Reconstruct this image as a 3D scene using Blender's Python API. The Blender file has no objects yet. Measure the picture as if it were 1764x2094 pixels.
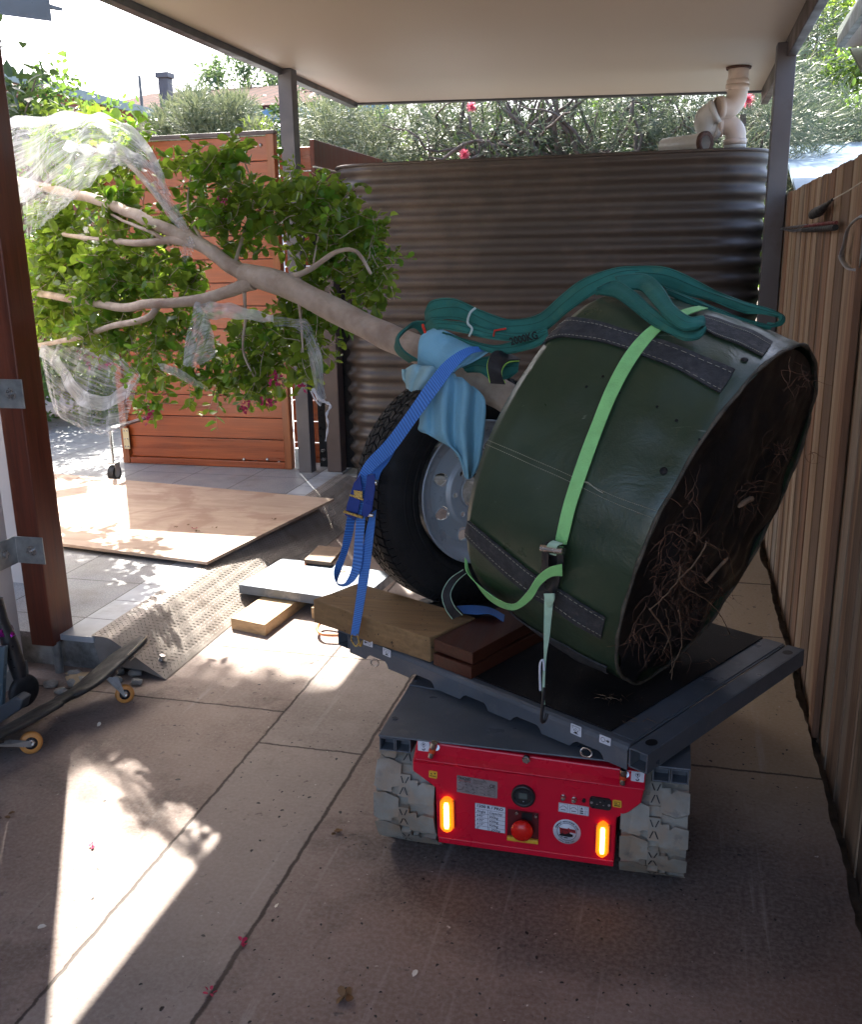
import bpy, bmesh, math, random
from mathutils import Vector, Matrix, noise
V = Vector
R = math.radians
random.seed(7)
S = bpy.context.scene
COL = S.collection
# ------------------------------------------------------------------ camera
# photo measured on a 1764x2094 grid; focal length and tilt found from its vanishing points
FP, CX, CY, HC = 1943.0, 882.0, 1047.0, 1.56
dn = V((128, 7150, 1943)).normalized()
ay = V((513, -532, 1943)); ay = (ay - dn * ay.dot(dn)).normalized()
az = -dn; ax = ay.cross(az)
cam_d = bpy.data.cameras.new('camera'); cam = bpy.data.objects.new('camera', cam_d); COL.objects.link(cam)
cam_d.sensor_fit = 'VERTICAL'; cam_d.sensor_height = 24; cam_d.lens = 24 * FP / 2094
cam_d.clip_start = 0.02; cam_d.clip_end = 500
mx = Matrix(((ax[0], -ax[1], -ax[2]), (ay[0], -ay[1], -ay[2]), (az[0], -az[1], -az[2])))
cam.matrix_world = Matrix.Translation((0, 0, HC)) @ mx.to_4x4()
S.camera = cam
# ------------------------------------------------------------------ light
SUN = V((-0.49, 0.77, 1.0)).normalized()
elev = math.asin(SUN.z); azim = math.atan2(SUN.x, SUN.y)
w = bpy.data.worlds.new('World'); S.world = w; w.use_nodes = True
wn = w.node_tree; bgn = wn.nodes['Background']
sky = wn.nodes.new('ShaderNodeTexSky'); sky.sky_type = 'NISHITA'; sky.sun_disc = False
sky.sun_elevation = elev; sky.sun_rotation = azim; sky.dust_density = 4.0; sky.air_density = .8
wn.links.new(sky.outputs[0], bgn.inputs[0]); bgn.inputs[1].default_value = 0.15
sd = bpy.data.lights.new('sun', 'SUN'); sd.energy = 4.2; sd.angle = R(0.5); sd.color = (1, .95, .86)
so = bpy.data.objects.new('sun', sd); COL.objects.link(so)
so.rotation_euler = SUN.to_track_quat('Z', 'Y').to_euler()
S.view_settings.view_transform = 'Standard'; S.view_settings.look = 'None'
S.view_settings.exposure = 2.45; S.view_settings.gamma = 1
# ------------------------------------------------------------------ geometry helpers
def ray(x, y):
    d = V((x - CX, y - CY, FP)); return V((d.dot(ax), d.dot(ay), d.dot(az)))
O = V((0, 0, HC))
def P(x, y, axis, v):                       # where the sight line of a photo point meets a plane
    d = ray(x, y); return O + d * ((v - O[axis]) / d[axis])
def G(x, y, z=0): return P(x, y, 2, z)
def PY(x, y, Y): return P(x, y, 1, Y)
def PX(x, y, X): return P(x, y, 0, X)
def PL(x, y, p, n):
    d = ray(x, y); return O + d * ((V(p) - O).dot(V(n)) / d.dot(V(n)))
def lin(*c):
    return tuple((v / 255 / 12.92 if v / 255 <= .04045 else ((v / 255 + .055) / 1.055) ** 2.4) for v in c)
WL = {}
class MB:
    def __init__(s): s.v = []; s.f = []; s.sm = []; s.uv = {}
    def add(s, vs, fs, sm=False):
        b = len(s.v); s.v += [V(v) for v in vs]; s.f += [[b + i for i in f] for f in fs]; s.sm += [sm] * len(fs); return b
    def box(s, c, d, M=None):
        c = V(c); h = V(d) / 2
        vs = [V((x * h.x, y * h.y, z * h.z)) for x in (-1, 1) for y in (-1, 1) for z in (-1, 1)]
        if M is not None: vs = [M @ v for v in vs]
        s.add([c + v for v in vs], [(0, 1, 3, 2), (4, 6, 7, 5), (0, 4, 5, 1), (2, 3, 7, 6), (0, 2, 6, 4), (1, 5, 7, 3)])
        return s
    def prism(s, poly, ex):                 # planar polygon (3D points) pushed along ex
        ex = V(ex); n = len(poly); poly = [V(p) for p in poly]
        fs = [tuple(range(n)), tuple(range(2 * n - 1, n - 1, -1))]
        fs += [(i, i + n, (i + 1) % n + n, (i + 1) % n) for i in range(n)]
        s.add(poly + [p + ex for p in poly], fs); return s
    def tube(s, pts, r, n=10, cap=True, sm=True, flat=1.0):
        pts = [V(p) for p in pts]; m = len(pts)
        rr = list(r) if isinstance(r, (list, tuple)) else [r] * m
        up = None; b = len(s.v); vs = []
        for i, p in enumerate(pts):
            t = (pts[min(i + 1, m - 1)] - pts[max(i - 1, 0)])
            t = t.normalized() if t.length > 1e-9 else V((0, 0, 1))
            if up is None: up = t.orthogonal().normalized()
            up = (up - t * up.dot(t)); up = up.normalized() if up.length > 1e-6 else t.orthogonal().normalized()
            sd_ = t.cross(up)
            for k in range(n):
                a = 2 * math.pi * k / n; vs.append(p + (up * math.cos(a) + sd_ * math.sin(a) * flat) * rr[i])
        fs = [(i * n + k, i * n + (k + 1) % n, (i + 1) * n + (k + 1) % n, (i + 1) * n + k) for i in range(m - 1) for k in range(n)]
        s.add(vs, fs, sm)
        if cap: s.add(vs[:n], [tuple(range(n - 1, -1, -1))]); s.add(vs[-n:], [tuple(range(n))])
        return s
    def cyl(s, a, b, r, n=20, r2=None): return s.tube([a, b], [r, r if r2 is None else r2], n)
    def lathe(s, c, axis, prof, n=40, sm=True, a0=0, a1=2 * math.pi):     # prof: (along axis, radius)
        c = V(c); axis = V(axis).normalized(); u = axis.cross(V((0, 0, 1)))
        u = u.normalized() if u.length > .01 else V((1, 0, 0)); v = axis.cross(u)
        vs = []
        for t, r in prof:
            for k in range(n):
                a = a0 + (a1 - a0) * k / n; vs.append(c + axis * t + (u * math.cos(a) + v * math.sin(a)) * r)
        s.add(vs, [(i * n + k, i * n + (k + 1) % n, (i + 1) * n + (k + 1) % n, (i + 1) * n + k) for i in range(len(prof) - 1) for k in range(n)], sm)
        return s
    def grid(s, rows, sm=True, uv=True):    # rows of equal length point lists
        m = len(rows); n = len(rows[0]); b = len(s.v)
        s.add([p for r in rows for p in r], [(i * n + j, i * n + j + 1, (i + 1) * n + j + 1, (i + 1) * n + j) for i in range(m - 1) for j in range(n - 1)], sm)
        for i in range(m):
            for j in range(n): s.uv[b + i * n + j] = (j / (n - 1), i / (m - 1))
        return s
    def build(s, name, mat, parent=None, bevel=0, solid=0, sub=0):
        me = bpy.data.meshes.new(name)
        off = V((0, 0, 0)); o = parent
        while o is not None: off += o.location; o = o.parent
        me.from_pydata([v - off for v in s.v], [], s.f); 
        me.polygons.foreach_set('use_smooth', s.sm)
        if s.uv:
            ul = me.uv_layers.new(name='UVMap')
            for l in me.loops: ul.data[l.index].uv = s.uv.get(l.vertex_index, (0, 0))
        me.validate(); me.update()
        me.materials.append(mat)
        ob = bpy.data.objects.new(name, me); COL.objects.link(ob)
        if parent is not None: ob.parent = parent
        if solid:
            m = ob.modifiers.new('s', 'SOLIDIFY'); m.thickness = solid; m.offset = 0
            es = ob.modifiers.new('e', 'EDGE_SPLIT'); es.split_angle = R(55)
        if bevel:
            m = ob.modifiers.new('b', 'BEVEL'); m.width = bevel; m.segments = 2; m.limit_method = 'ANGLE'; m.angle_limit = R(40)
        if sub:
            m = ob.modifiers.new('u', 'SUBSURF'); m.levels = sub; m.render_levels = sub
        return ob
def tag(o, label=None, cat=None, group=None, kind=None):
    if label: o['label'] = label
    if cat: o['category'] = cat
    if group: o['group'] = group
    if kind: o['kind'] = kind
    return o
def thing(name, loc, label, cat, group=None):
    o = bpy.data.objects.new(name, None); COL.objects.link(o); o.location = V(loc); o.empty_display_size = .1
    return tag(o, label, cat, group)
def copy_tree(o, parent=None):
    c = o.copy(); COL.objects.link(c); c.parent = parent
    for ch in list(o.children): copy_tree(ch, c)
    return c
def cr(pts, n):                             # Catmull-Rom resample, n points
    pts = [V(p) for p in pts]; m = len(pts) - 1; out = []
    for i in range(n):
        t = i / (n - 1) * m; k = min(int(t), m - 1); u = t - k
        p0, p1, p2, p3 = pts[max(k - 1, 0)], pts[k], pts[k + 1], pts[min(k + 2, m)]
        out.append(.5 * (2 * p1 + (p2 - p0) * u + (2 * p0 - 5 * p1 + 4 * p2 - p3) * u * u + (3 * p1 - p0 - 3 * p2 + p3) * u ** 3))
    return out
def patch(curves, nu, nv, fold=0, ff=4, seed=0, dirn=None):   # curves: polylines of 3D points, lofted
    rows = [cr(c, nu) for c in curves]
    cols = [cr([r[j] for r in rows], nv) for j in range(nu)]
    g = [[cols[j][i] for j in range(nu)] for i in range(nv)]
    if fold:
        d = V(dirn) if dirn else V((.3, -1, .3)).normalized()
        for i in range(nv):
            for j in range(nu):
                u, v = j / (nu - 1), i / (nv - 1)
                g[i][j] = g[i][j] + d * fold * (math.sin(u * ff * 6.28 + seed + 2 * v) + 1.3 * noise.noise(V((u * ff, v * 2.5, seed))))
    return g
# ------------------------------------------------------------------ material helpers
class N:
    def __init__(s, name):
        s.m = bpy.data.materials.new(name); s.m.use_nodes = True; s.t = s.m.node_tree
        s.b = s.t.nodes['Principled BSDF']; s.out = s.t.nodes['Material Output']
        s.tc = s.t.nodes.new('ShaderNodeTexCoord')
    def n(s, typ, **k):
        nd = s.t.nodes.new('ShaderNode' + typ)
        for a, v in k.items(): setattr(nd, a, v)
        return nd
    def l(s, a, b): s.t.links.new(a, b)
    def val(s, inp, v):
        if hasattr(v, 'is_linked') or hasattr(v, 'links'): s.l(v, inp)
        else: inp.default_value = (v[0], v[1], v[2], 1) if isinstance(v, tuple) and len(v) == 3 and inp.type == 'RGBA' else v
    def co(s, kind='Object', scale=(1, 1, 1), rot=(0, 0, 0), loc=(0, 0, 0)):
        mp = s.n('Mapping'); s.l(s.tc.outputs[kind], mp.inputs[0]); mp.inputs['Scale'].default_value = scale
        mp.inputs['Rotation'].default_value = rot; mp.inputs['Location'].default_value = loc; return mp.outputs[0]
    def noise(s, sc=5, det=4, rough=.55, co=None, dist=0):
        nd = s.n('TexNoise'); nd.inputs['Scale'].default_value = sc; nd.inputs['Detail'].default_value = det
        nd.inputs['Roughness'].default_value = rough; nd.inputs['Distortion'].default_value = dist
        s.l(co if co is not None else s.co(), nd.inputs['Vector']); return nd.outputs['Fac']
    def math(s, op, a, b=0, c=0):
        nd = s.n('Math', operation=op); s.val(nd.inputs[0], a); s.val(nd.inputs[1], b); s.val(nd.inputs[2], c); return nd.outputs[0]
    def mix(s, f, a, b, blend='MIX'):
        nd = s.n('MixRGB', blend_type=blend); s.val(nd.inputs[0], f); s.val(nd.inputs[1], a); s.val(nd.inputs[2], b); return nd.outputs[0]
    def rng(s, v, a, b, c=0, d=1):
        nd = s.n('MapRange'); s.val(nd.inputs[0], v)
        for i, q in zip((1, 2, 3, 4), (a, b, c, d)): nd.inputs[i].default_value = q
        return nd.outputs[0]
    def bump(s, h, st=.3, dist=.01):
        nd = s.n('Bump'); nd.inputs['Strength'].default_value = st; nd.inputs['Distance'].default_value = dist
        s.l(h, nd.inputs['Height']); s.l(nd.outputs[0], s.b.inputs['Normal']); return nd
    def set(s, col=None, rough=None, metal=None, spec=None):
        if col is not None: s.val(s.b.inputs['Base Color'], col)
        if rough is not None: s.val(s.b.inputs['Roughness'], rough)
        if metal is not None: s.val(s.b.inputs['Metallic'], metal)
        if spec is not None: s.val(s.b.inputs['Specular IOR Level'], spec)
        return s
def mat(name, c, rough=.5, metal=0, var=.25, sc=8, bump=.15, bsc=None, rv=.15, spec=.5, dirt=None, dsc=3, dlo=.55, dhi=.75):
    n = N(name); nz = n.noise(sc, 5); c = tuple(c)
    dk = tuple(v * (1 - var) for v in c); lt = tuple(min(v * (1 + var), 1) for v in c)
    col = n.mix(n.rng(nz, .3, .7), dk, lt)
    if dirt: col = n.mix(n.rng(n.noise(dsc, 6, .65), dlo, dhi), col, dirt)
    n.set(col, n.rng(n.noise(sc * 2.3, 4), .3, .7, max(rough - rv, .05), min(rough + rv, 1)), metal, spec)
    if bump: n.bump(n.noise(bsc or sc * 12, 4), bump, .004)
    return n.m
def wood(name, c1, c2, axis=1, sc=1, rough=.5, grain=.35, knots=None, lo=(0, 0, 0)):
    n = N(name); st = [28 * sc] * 3; st[axis] = 1.6 * sc
    co = n.co(scale=tuple(st), loc=lo); a = n.noise(1.0, 6, .6, co, .6)
    st2 = [140 * sc] * 3; st2[axis] = 5 * sc
    b = n.noise(1.0, 3, .6, n.co(scale=tuple(st2)))
    col = n.mix(n.rng(a, .32, .68), c1, c2); col = n.mix(n.rng(b, .3, .75, 0, .55), col, tuple(v * .45 for v in c1))
    col = n.mix(n.rng(n.noise(1.7, 3), .35, .7, 0, .5), col, tuple(v * .7 for v in c2))
    if knots: col = n.mix(n.rng(n.noise(60, 2), .68, .72), col, knots)
    n.set(col, n.rng(a, .3, .7, rough - .1, rough + .12)); n.bump(b, grain, .003); return n.m
def leafmat(name, c, c2, trans=.4, rough=.35, tcol=None, sc=9):
    n = N(name); oi = n.noise(sc, 3); col = n.mix(n.rng(oi, .3, .7), c, c2)
    n.set(col, rough, 0, .4)
    tr = n.n('BsdfTranslucent'); n.l(n.mix(.5, col, tcol or (c2[0] * 2.2, c2[1] * 2.2, c2[2] * .8), 'MIX'), tr.inputs[0])
    ms = n.n('MixShader'); ms.inputs[0].default_value = trans
    n.l(n.b.outputs[0], ms.inputs[1]); n.l(tr.outputs[0], ms.inputs[2]); n.l(ms.outputs[0], n.out.inputs[0]); return n.m
M = {}
def crack(n, x, y, wob, segs):              # joints cut in a slab: (axis, position, from, to, width)
    tot = None
    for axn, pos, a, b, wd in segs:
        u, v = (x, y) if axn == 'x' else (y, x)
        d = n.math('ABSOLUTE', n.math('ADD', n.math('SUBTRACT', u, pos), wob))
        m = n.rng(d, wd * .45, wd, 1, 0)
        m = n.math('MULTIPLY', m, n.math('MULTIPLY', n.math('GREATER_THAN', v, a), n.math('LESS_THAN', v, b)))
        tot = m if tot is None else n.math('MAXIMUM', tot, m)
    return tot
# ------------------------------------------------------------------ materials
def concrete_mat():
    n = N('driveway_concrete'); sp = n.n('SeparateXYZ'); n.l(n.tc.outputs['Object'], sp.inputs[0]); x, y = sp.outputs[0], sp.outputs[1]
    big = n.noise(1.1, 6, .6); med = n.noise(6, 6, .65); fine = n.noise(90, 4, .6); st = n.noise(2.2, 7, .7, n.co(loc=(4, 7, 0)))
    col = n.mix(n.rng(big, .38, .62), (.205, .145, .12), (.325, .255, .218))
    col = n.mix(n.rng(med, .4, .75, 0, .6), col, (.21, .165, .145))
    col = n.mix(n.rng(st, .5, .62, 0, .8), col, (.135, .098, .083))
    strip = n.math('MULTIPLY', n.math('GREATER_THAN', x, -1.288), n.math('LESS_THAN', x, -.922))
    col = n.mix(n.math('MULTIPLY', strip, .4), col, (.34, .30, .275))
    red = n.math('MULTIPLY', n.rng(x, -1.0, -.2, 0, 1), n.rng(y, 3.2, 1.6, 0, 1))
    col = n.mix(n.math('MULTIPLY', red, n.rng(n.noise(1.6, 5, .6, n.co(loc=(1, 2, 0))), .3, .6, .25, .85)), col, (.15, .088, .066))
    yel = n.math('MULTIPLY', n.rng(x, .0, .3, 0, .75), n.rng(y, 2.3, 2.8, 0, 1)); col = n.mix(yel, col, (.36, .275, .175))
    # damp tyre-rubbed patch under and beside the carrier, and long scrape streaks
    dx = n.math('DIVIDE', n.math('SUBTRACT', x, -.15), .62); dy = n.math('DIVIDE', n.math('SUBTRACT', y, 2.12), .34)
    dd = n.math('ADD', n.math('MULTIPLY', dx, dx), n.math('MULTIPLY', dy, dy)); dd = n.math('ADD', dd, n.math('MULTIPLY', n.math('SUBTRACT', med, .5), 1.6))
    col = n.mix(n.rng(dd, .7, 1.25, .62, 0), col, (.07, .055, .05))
    streak = n.noise(1, 5, .6, n.co(scale=(26, 1.1, 1))); col = n.mix(n.rng(streak, .6, .72, 0, .35), col, (.42, .38, .35))
    spots = n.noise(34, 3, .5, n.co(loc=(3, 1, 5))); col = n.mix(n.math('MULTIPLY', n.rng(spots, .655, .69, 0, .85), n.rng(n.noise(2.1, 4, .6, n.co(loc=(5, 5, 0))), .42, .62, .12, 1)), col, (.04, .03, .028))
    spots2 = n.noise(55, 2, .5, n.co(loc=(9, 1, 5))); col = n.mix(n.math('MULTIPLY', n.rng(spots2, .72, .74, 0, .8), n.rng(med, .45, .6)), col, (.6, .56, .5))
    col = n.mix(n.rng(fine, .4, .7, 0, .22), col, (.5, .46, .43))
    wob = n.math('MULTIPLY', n.math('SUBTRACT', n.noise(14, 5, .7, n.co(loc=(7, 3, 1))), .5), .02)
    segs = [('x', -1.288, -5, 7, .006), ('x', -.922, -5, 7, .0075), ('y', 2.84, -2.4, -1.288, .006), ('y', 2.615, -1.288, -.922, .006), ('y', 3.33, -2.4, -.922, .005),
            ('y', 2.78, -.922, .6, .007), ('y', 4.57, -.922, .6, .009), ('y', .55, -2.4, .6, .006), ('y', 3.9, .2, .6, .005)]
    ck = crack(n, x, y, wob, segs); col = n.mix(n.math('MULTIPLY', ck, .85), col, (.03, .022, .018))
    n.set(col, n.rng(big, .3, .7, .62, .85), 0, .35)
    h = n.math('SUBTRACT', n.math('ADD', n.math('MULTIPLY', fine, .25), n.math('MULTIPLY', med, .6)), n.math('MULTIPLY', ck, 1.2))
    n.bump(h, .45, .006); return n.m
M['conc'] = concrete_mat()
def tile_mat():
    n = N('patio_tile'); sp = n.n('SeparateXYZ'); n.l(n.tc.outputs['Object'], sp.inputs[0]); x, y = sp.outputs[0], sp.outputs[1]
    def grout(v, off, pit, w): 
        m = n.math('FRACT', n.math('DIVIDE', n.math('ADD', v, off), pit)); return n.math('LESS_THAN', n.math('MINIMUM', m, n.math('SUBTRACT', 1, m)), w / pit)
    inner = n.math('LESS_THAN', x, -2.285)
    g1 = n.math('MULTIPLY', n.math('MAXIMUM', grout(x, 2.285, .42, .003), grout(y, .2, .42, .003)), inner)
    g2 = n.math('MAXIMUM', n.math('MULTIPLY', grout(y, .2, .21, .0025), n.math('GREATER_THAN', x, -2.285)), n.math('LESS_THAN', n.math('ABSOLUTE', n.math('ADD', x, 2.285)), .003))
    sp_ = n.noise(150, 2, .6); col = n.mix(n.rng(sp_, .35, .65), (.17, .175, .185), (.32, .325, .335))
    col = n.mix(n.math('GREATER_THAN', x, -2.285), col, n.mix(n.rng(n.noise(9, 5), .3, .7), (.36, .38, .41), (.47, .49, .51)))
    col = n.mix(n.rng(n.noise(4, 6, .65), .52, .7, 0, .5), col, (.14, .12, .10))
    g = n.math('MAXIMUM', g1, g2); col = n.mix(g, col, (.05, .045, .045)); n.set(col, n.rng(n.noise(5), .3, .7, .35, .6)); 
    n.bump(n.math('SUBTRACT', n.math('MULTIPLY', sp_, .3), g), .35, .004); return n.m
M['tile'] = tile_mat()
M['block'] = mat('raw_concrete', (.33, .33, .31), .85, var=.3, sc=7, bump=.5, bsc=60, dirt=(.09, .085, .075), dsc=5, dlo=.45, dhi=.65)
M['soil'] = mat('bare_soil', (.10, .075, .055), .95, var=.5, sc=12, bump=.8, bsc=40, dirt=(.05, .07, .03), dsc=1.5)
M['steel_grey'] = mat('grey_powdercoat', (.075, .082, .092), .42, 0, var=.12, sc=4, bump=.08, bsc=200, dirt=(.12, .11, .10), dsc=6, dlo=.58, dhi=.75)
M['post_grey'] = mat('grey_painted_steel_post', (.095, .09, .10), .45, 0, var=.15, sc=3, bump=.06, dirt=(.06, .045, .038), dsc=3)
M['beam_brown'] = mat('dark_brown_steel_beam', (.07, .05, .048), .45, 0, var=.2, sc=3, bump=.06)
M['soffit'] = mat('cream_roof_lining', (.62, .54, .45), .55, 0, var=.015, sc=.5, bump=.02, bsc=4, rv=.03)
M['galv'] = mat('galvanised_steel', (.36, .385, .39), .42, .75, var=.3, sc=18, bump=.1)
M['bolt'] = mat('zinc_bolt', (.42, .41, .40), .3, .9, var=.2, sc=30, bump=.1)
M['post_red'] = wood('stained_hardwood_post', (.085, .018, .009), (.19, .043, .018), 2, .8, .38, .2)
M['gate_red'] = wood('stained_hardwood_boards', (.19, .036, .011), (.40, .092, .021), 0, .7, .34, .2)
M['gate_v'] = wood('stained_hardwood_stile', (.19, .05, .016), (.36, .11, .03), 2, .8, .36, .2)
M['render'] = mat('cream_render_wall', (.62, .56, .51), .8, 0, var=.06, sc=3, bump=.35, bsc=70, dirt=(.35, .28, .22), dsc=4, dlo=.6, dhi=.8)
M['paling'] = [wood('paling_wood_%s' % q, a, b, 2, .6, .75, .8, lo=(k * 7.3, 0, k * 3.1)) for k, (q, a, b) in enumerate((('brown', (.13, .065, .035), (.42, .265, .165)), ('tan', (.21, .12, .065), (.54, .375, .245)), ('grey', (.19, .135, .10), (.48, .375, .28)), ('red_brown', (.15, .065, .035), (.42, .25, .155)), ('light', (.26, .165, .10), (.58, .44, .31)), ('dark', (.09, .05, .03), (.32, .21, .14))))]
M['ply'] = None
def ply_mat():
    n = N('weathered_plywood'); a = n.noise(1, 6, .6, n.co(scale=(2, 16, 2)), .8); b = n.noise(2.2, 6, .6, n.co(loc=(2, 5, 0)), .6)
    col = n.mix(n.rng(a, .3, .7), (.36, .25, .18), (.50, .37, .28)); col = n.mix(n.rng(b, .52, .58, 0, .5), col, (.26, .14, .095))
    col = n.mix(n.rng(n.noise(9, 5), .55, .75, 0, .35), col, (.6, .44, .34)); n.set(col, .6); n.bump(a, .2, .003); return n.m
M['ply'] = ply_mat()
M['tank'] = mat('dark_brown_corrugated_steel', (.070, .055, .047), .44, .1, var=.12, sc=2, bump=.02, bsc=12, rv=.08, dirt=(.13, .095, .075), dsc=2, dlo=.5, dhi=.8)
M['checker'] = mat('worn_checker_plate', (.30, .265, .235), .5, .2, var=.22, sc=8, bump=.15, dirt=(.13, .10, .08), dsc=4)
M['checker_bar'] = mat('worn_checker_bars', (.17, .145, .125), .45, .3, var=.3, sc=12, bump=.1)  # bars coloured darker to stand in for their small shadows
M['black_rubber'] = mat('black_rubber', (.012, .012, .013), .6, 0, var=.3, sc=20, bump=.2)
M['black_plastic'] = mat('black_plastic', (.018, .018, .02), .38, 0, var=.2, sc=20, bump=.05)
M['pvc'] = mat('grubby_cream_pvc', (.62, .50, .42), .4, 0, var=.08, sc=9, bump=.05, dirt=(.4, .29, .22), dsc=5)
M['pvc_white'] = mat('grey_white_pvc', (.55, .54, .52), .4, 0, var=.08, sc=9, bump=.05, dirt=(.28, .25, .2), dsc=5)
M['rust'] = mat('rusty_dark_ring', (.10, .05, .035), .8, .2, var=.4, sc=40, bump=.4)
M['pale_wood'] = wood('pale_pine', (.44, .27, .12), (.66, .45, .24), 0, .9, .6, .3)
M['brown_wood'] = wood('brown_offcut', (.16, .10, .065), (.30, .20, .13), 0, .9, .7, .3)
# ------------------------------------------------------------------ setting
def struct(o): o['kind'] = 'structure'; return o
m = MB(); m.add([(-150, -60, -.06), (150, -60, -.06), (150, 240, -.06), (-150, 240, -.06)], [(0, 1, 2, 3)]); struct(m.build('ground', M['soil']))
m = MB(); m.box((0, -13.2, -.012), (30, 18, .02)); struct(m.build('bounce_paving', M['conc']))  # unseen sunlit paving, added to bounce light in under the carport
m = MB(); edge = []
y = -4.2
while y < 6.6: edge.append((.487 + .014 * noise.noise(V((y * 3.1, 0, 0))) * 2 + random.uniform(-.004, .004), y)); y += .035 if y > 1.5 else .5
poly = [(-3.2, -4.2)] + edge + [(-3.2, 6.6)]
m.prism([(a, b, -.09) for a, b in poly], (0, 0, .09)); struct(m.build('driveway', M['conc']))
m = MB(); m.box((-5.64, 5.5, .065), (7.0, 4.96, .13)); m.box((-5.64, 12.5, .065), (7.0, 9, .125)); o = struct(m.build('patio_base', M['block']))
m = MB(); m.box((-5.637, 7.98, .1415), (7.01, 10.0, .023)); struct(m.build('patio_tiles', M['tile']))
# concrete footing strip carrying the tank and posts
m = MB(); m.box((-.95, 6.6, .07), (3.0, 1.55, .145)); struct(m.build('concrete_footing', M['block'], bevel=.006))
# ------------------------------------------------------------------ carport
cp = thing('carport', (-2.4, 5.9, .14), 'flat carport roof with cream lining, dark edge beams and grey steel posts', 'carport')
def zr(x): return 2.66 - .025 * (x + 2.45)
m = MB(); m.prism([(-2.40, -.45, zr(-2.4)), (.47, -.45, zr(.47)), (.47, 7.28, zr(.47)), (-2.40, 7.28, zr(-2.4))], (0, 0, .07)); m.build('roof_lining', M['soffit'], cp)
m = MB(); m.prism([(-2.46, -.45, zr(-2.4) - .035), (-2.40, -.45, zr(-2.4) - .035), (-2.40, -.45, 2.85), (-2.46, -.45, 2.85)], (0, 7.73, 0)); m.build('edge_beam', M['steel_grey'], cp, .004)
m = MB(); m.prism([(.472, -.45, zr(.5) - .09), (.517, -.45, zr(.5) - .09), (.517, -.45, 2.70), (.472, -.45, 2.70)], (0, 7.73, 0)); m.build('edge_beam', M['beam_brown'], cp, .004)
m = MB(); m.prism([(-2.46, 7.285, zr(-2.4) - .012), (.517, 7.285, zr(.5) - .012), (.517, 7.285, 2.70), (-2.46, 7.285, 2.86)], (0, .05, 0)); m.build('gutter', M['steel_grey'], cp, .004)
m = MB(); m.box((-2.385, 5.88, 1.40), (.09, .09, 2.515)); m.box((-2.30, 5.9, .147), (.27, .13, .008)); m.build('post', M['post_grey'], cp, .004)
m = MB(); m.box((.47, 5.60, 1.25), (.095, .095, 2.63)); m.build('post', M['post_grey'], cp, .004)
# second brown post standing beside the grey one
t = thing('tank_post', (-2.21, 5.95, .15), 'dark brown steel channel post beside the tank, next to the grey post', 'post')
m = MB(); m.box((-2.19, 5.93, 1.05), (.10, .11, 1.79)); m.build('channel', M['beam_brown'], t, .006)
m = MB(); m.box((-2.20, 6.03, 1.05), (.30, .01, 1.79)); m.build('dark_gap_sheet', M['black_plastic'], t)  # added dark sheet standing in for the shaded gap between posts and tank
for z in (.24, .30): m = MB(); m.cyl((-2.262, 5.89, z), (-2.275, 5.87, z), .011, 6); m.build('bolt', M['bolt'], t)
# ------------------------------------------------------------------ corrugated tank
def tank():
    x0, x1, y0, y1 = -2.19, .47, 5.92, 6.55; r = .31; prof = []
    for k in range(15): a = math.pi + math.pi / 2 * k / 14; prof.append((x0 + r + r * math.cos(a), y0 + r + r * math.sin(a), math.cos(a), math.sin(a)))
    for k in range(1, 40): prof.append((x0 + r + (x1 - x0 - 2 * r) * k / 40, y0, 0, -1))
    for k in range(15): a = -math.pi / 2 + math.pi / 2 * k / 14; prof.append((x1 - r + r * math.cos(a), y0 + r + r * math.sin(a), math.cos(a), math.sin(a)))
    for k in range(15): a = math.pi / 2 * k / 14; prof.append((x1 - r + r * math.cos(a), y1 - r + r * math.sin(a), math.cos(a), math.sin(a)))
    for k in range(15): a = math.pi / 2 + math.pi / 2 * k / 14; prof.append((x0 + r + r * math.cos(a), y1 - r + r * math.sin(a), math.cos(a), math.sin(a)))
    prof.append(prof[0]); z0, z1 = .16, 2.09; nz = 230; rows = []
    for i in range(nz + 1):
        z = z0 + (z1 - z0) * i / nz; ph = (z1 - z) / .098
        wv = math.sin(ph * 2 * math.pi); wv = (abs(wv) ** .75) * (1 if wv > 0 else -1); a = .0105 * wv
        if z1 - z < .02: a = .006
        rows.append([V((px + nx * a, py + ny * a + .0010 * noise.noise(V((px * 1.3, z * 9, 3))), z + .002 * noise.noise(V((px * 1.1, z, 8))))) for px, py, nx, ny in prof])
    t = thing('water_tank', (-.85, 6.2, .15), 'dark brown corrugated steel water tank along the back of the carport', 'water tank')
    m = MB(); m.grid(rows); m.uv = {}; m.build('tank_wall', M['tank'], t)
    m = MB(); m.prism([(p[0], p[1], z1) for p in prof[:-1]], (0, 0, .012)); m.build('tank_lid', M['tank'], t)
    m = MB(); ring = [(p[0] + p[2] * .01, p[1] + p[3] * .01, z1 + .006) for p in prof]; m.tube(ring, .010, 6); m.build('rim', M['tank'], t)
    return t
tank()
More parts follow.
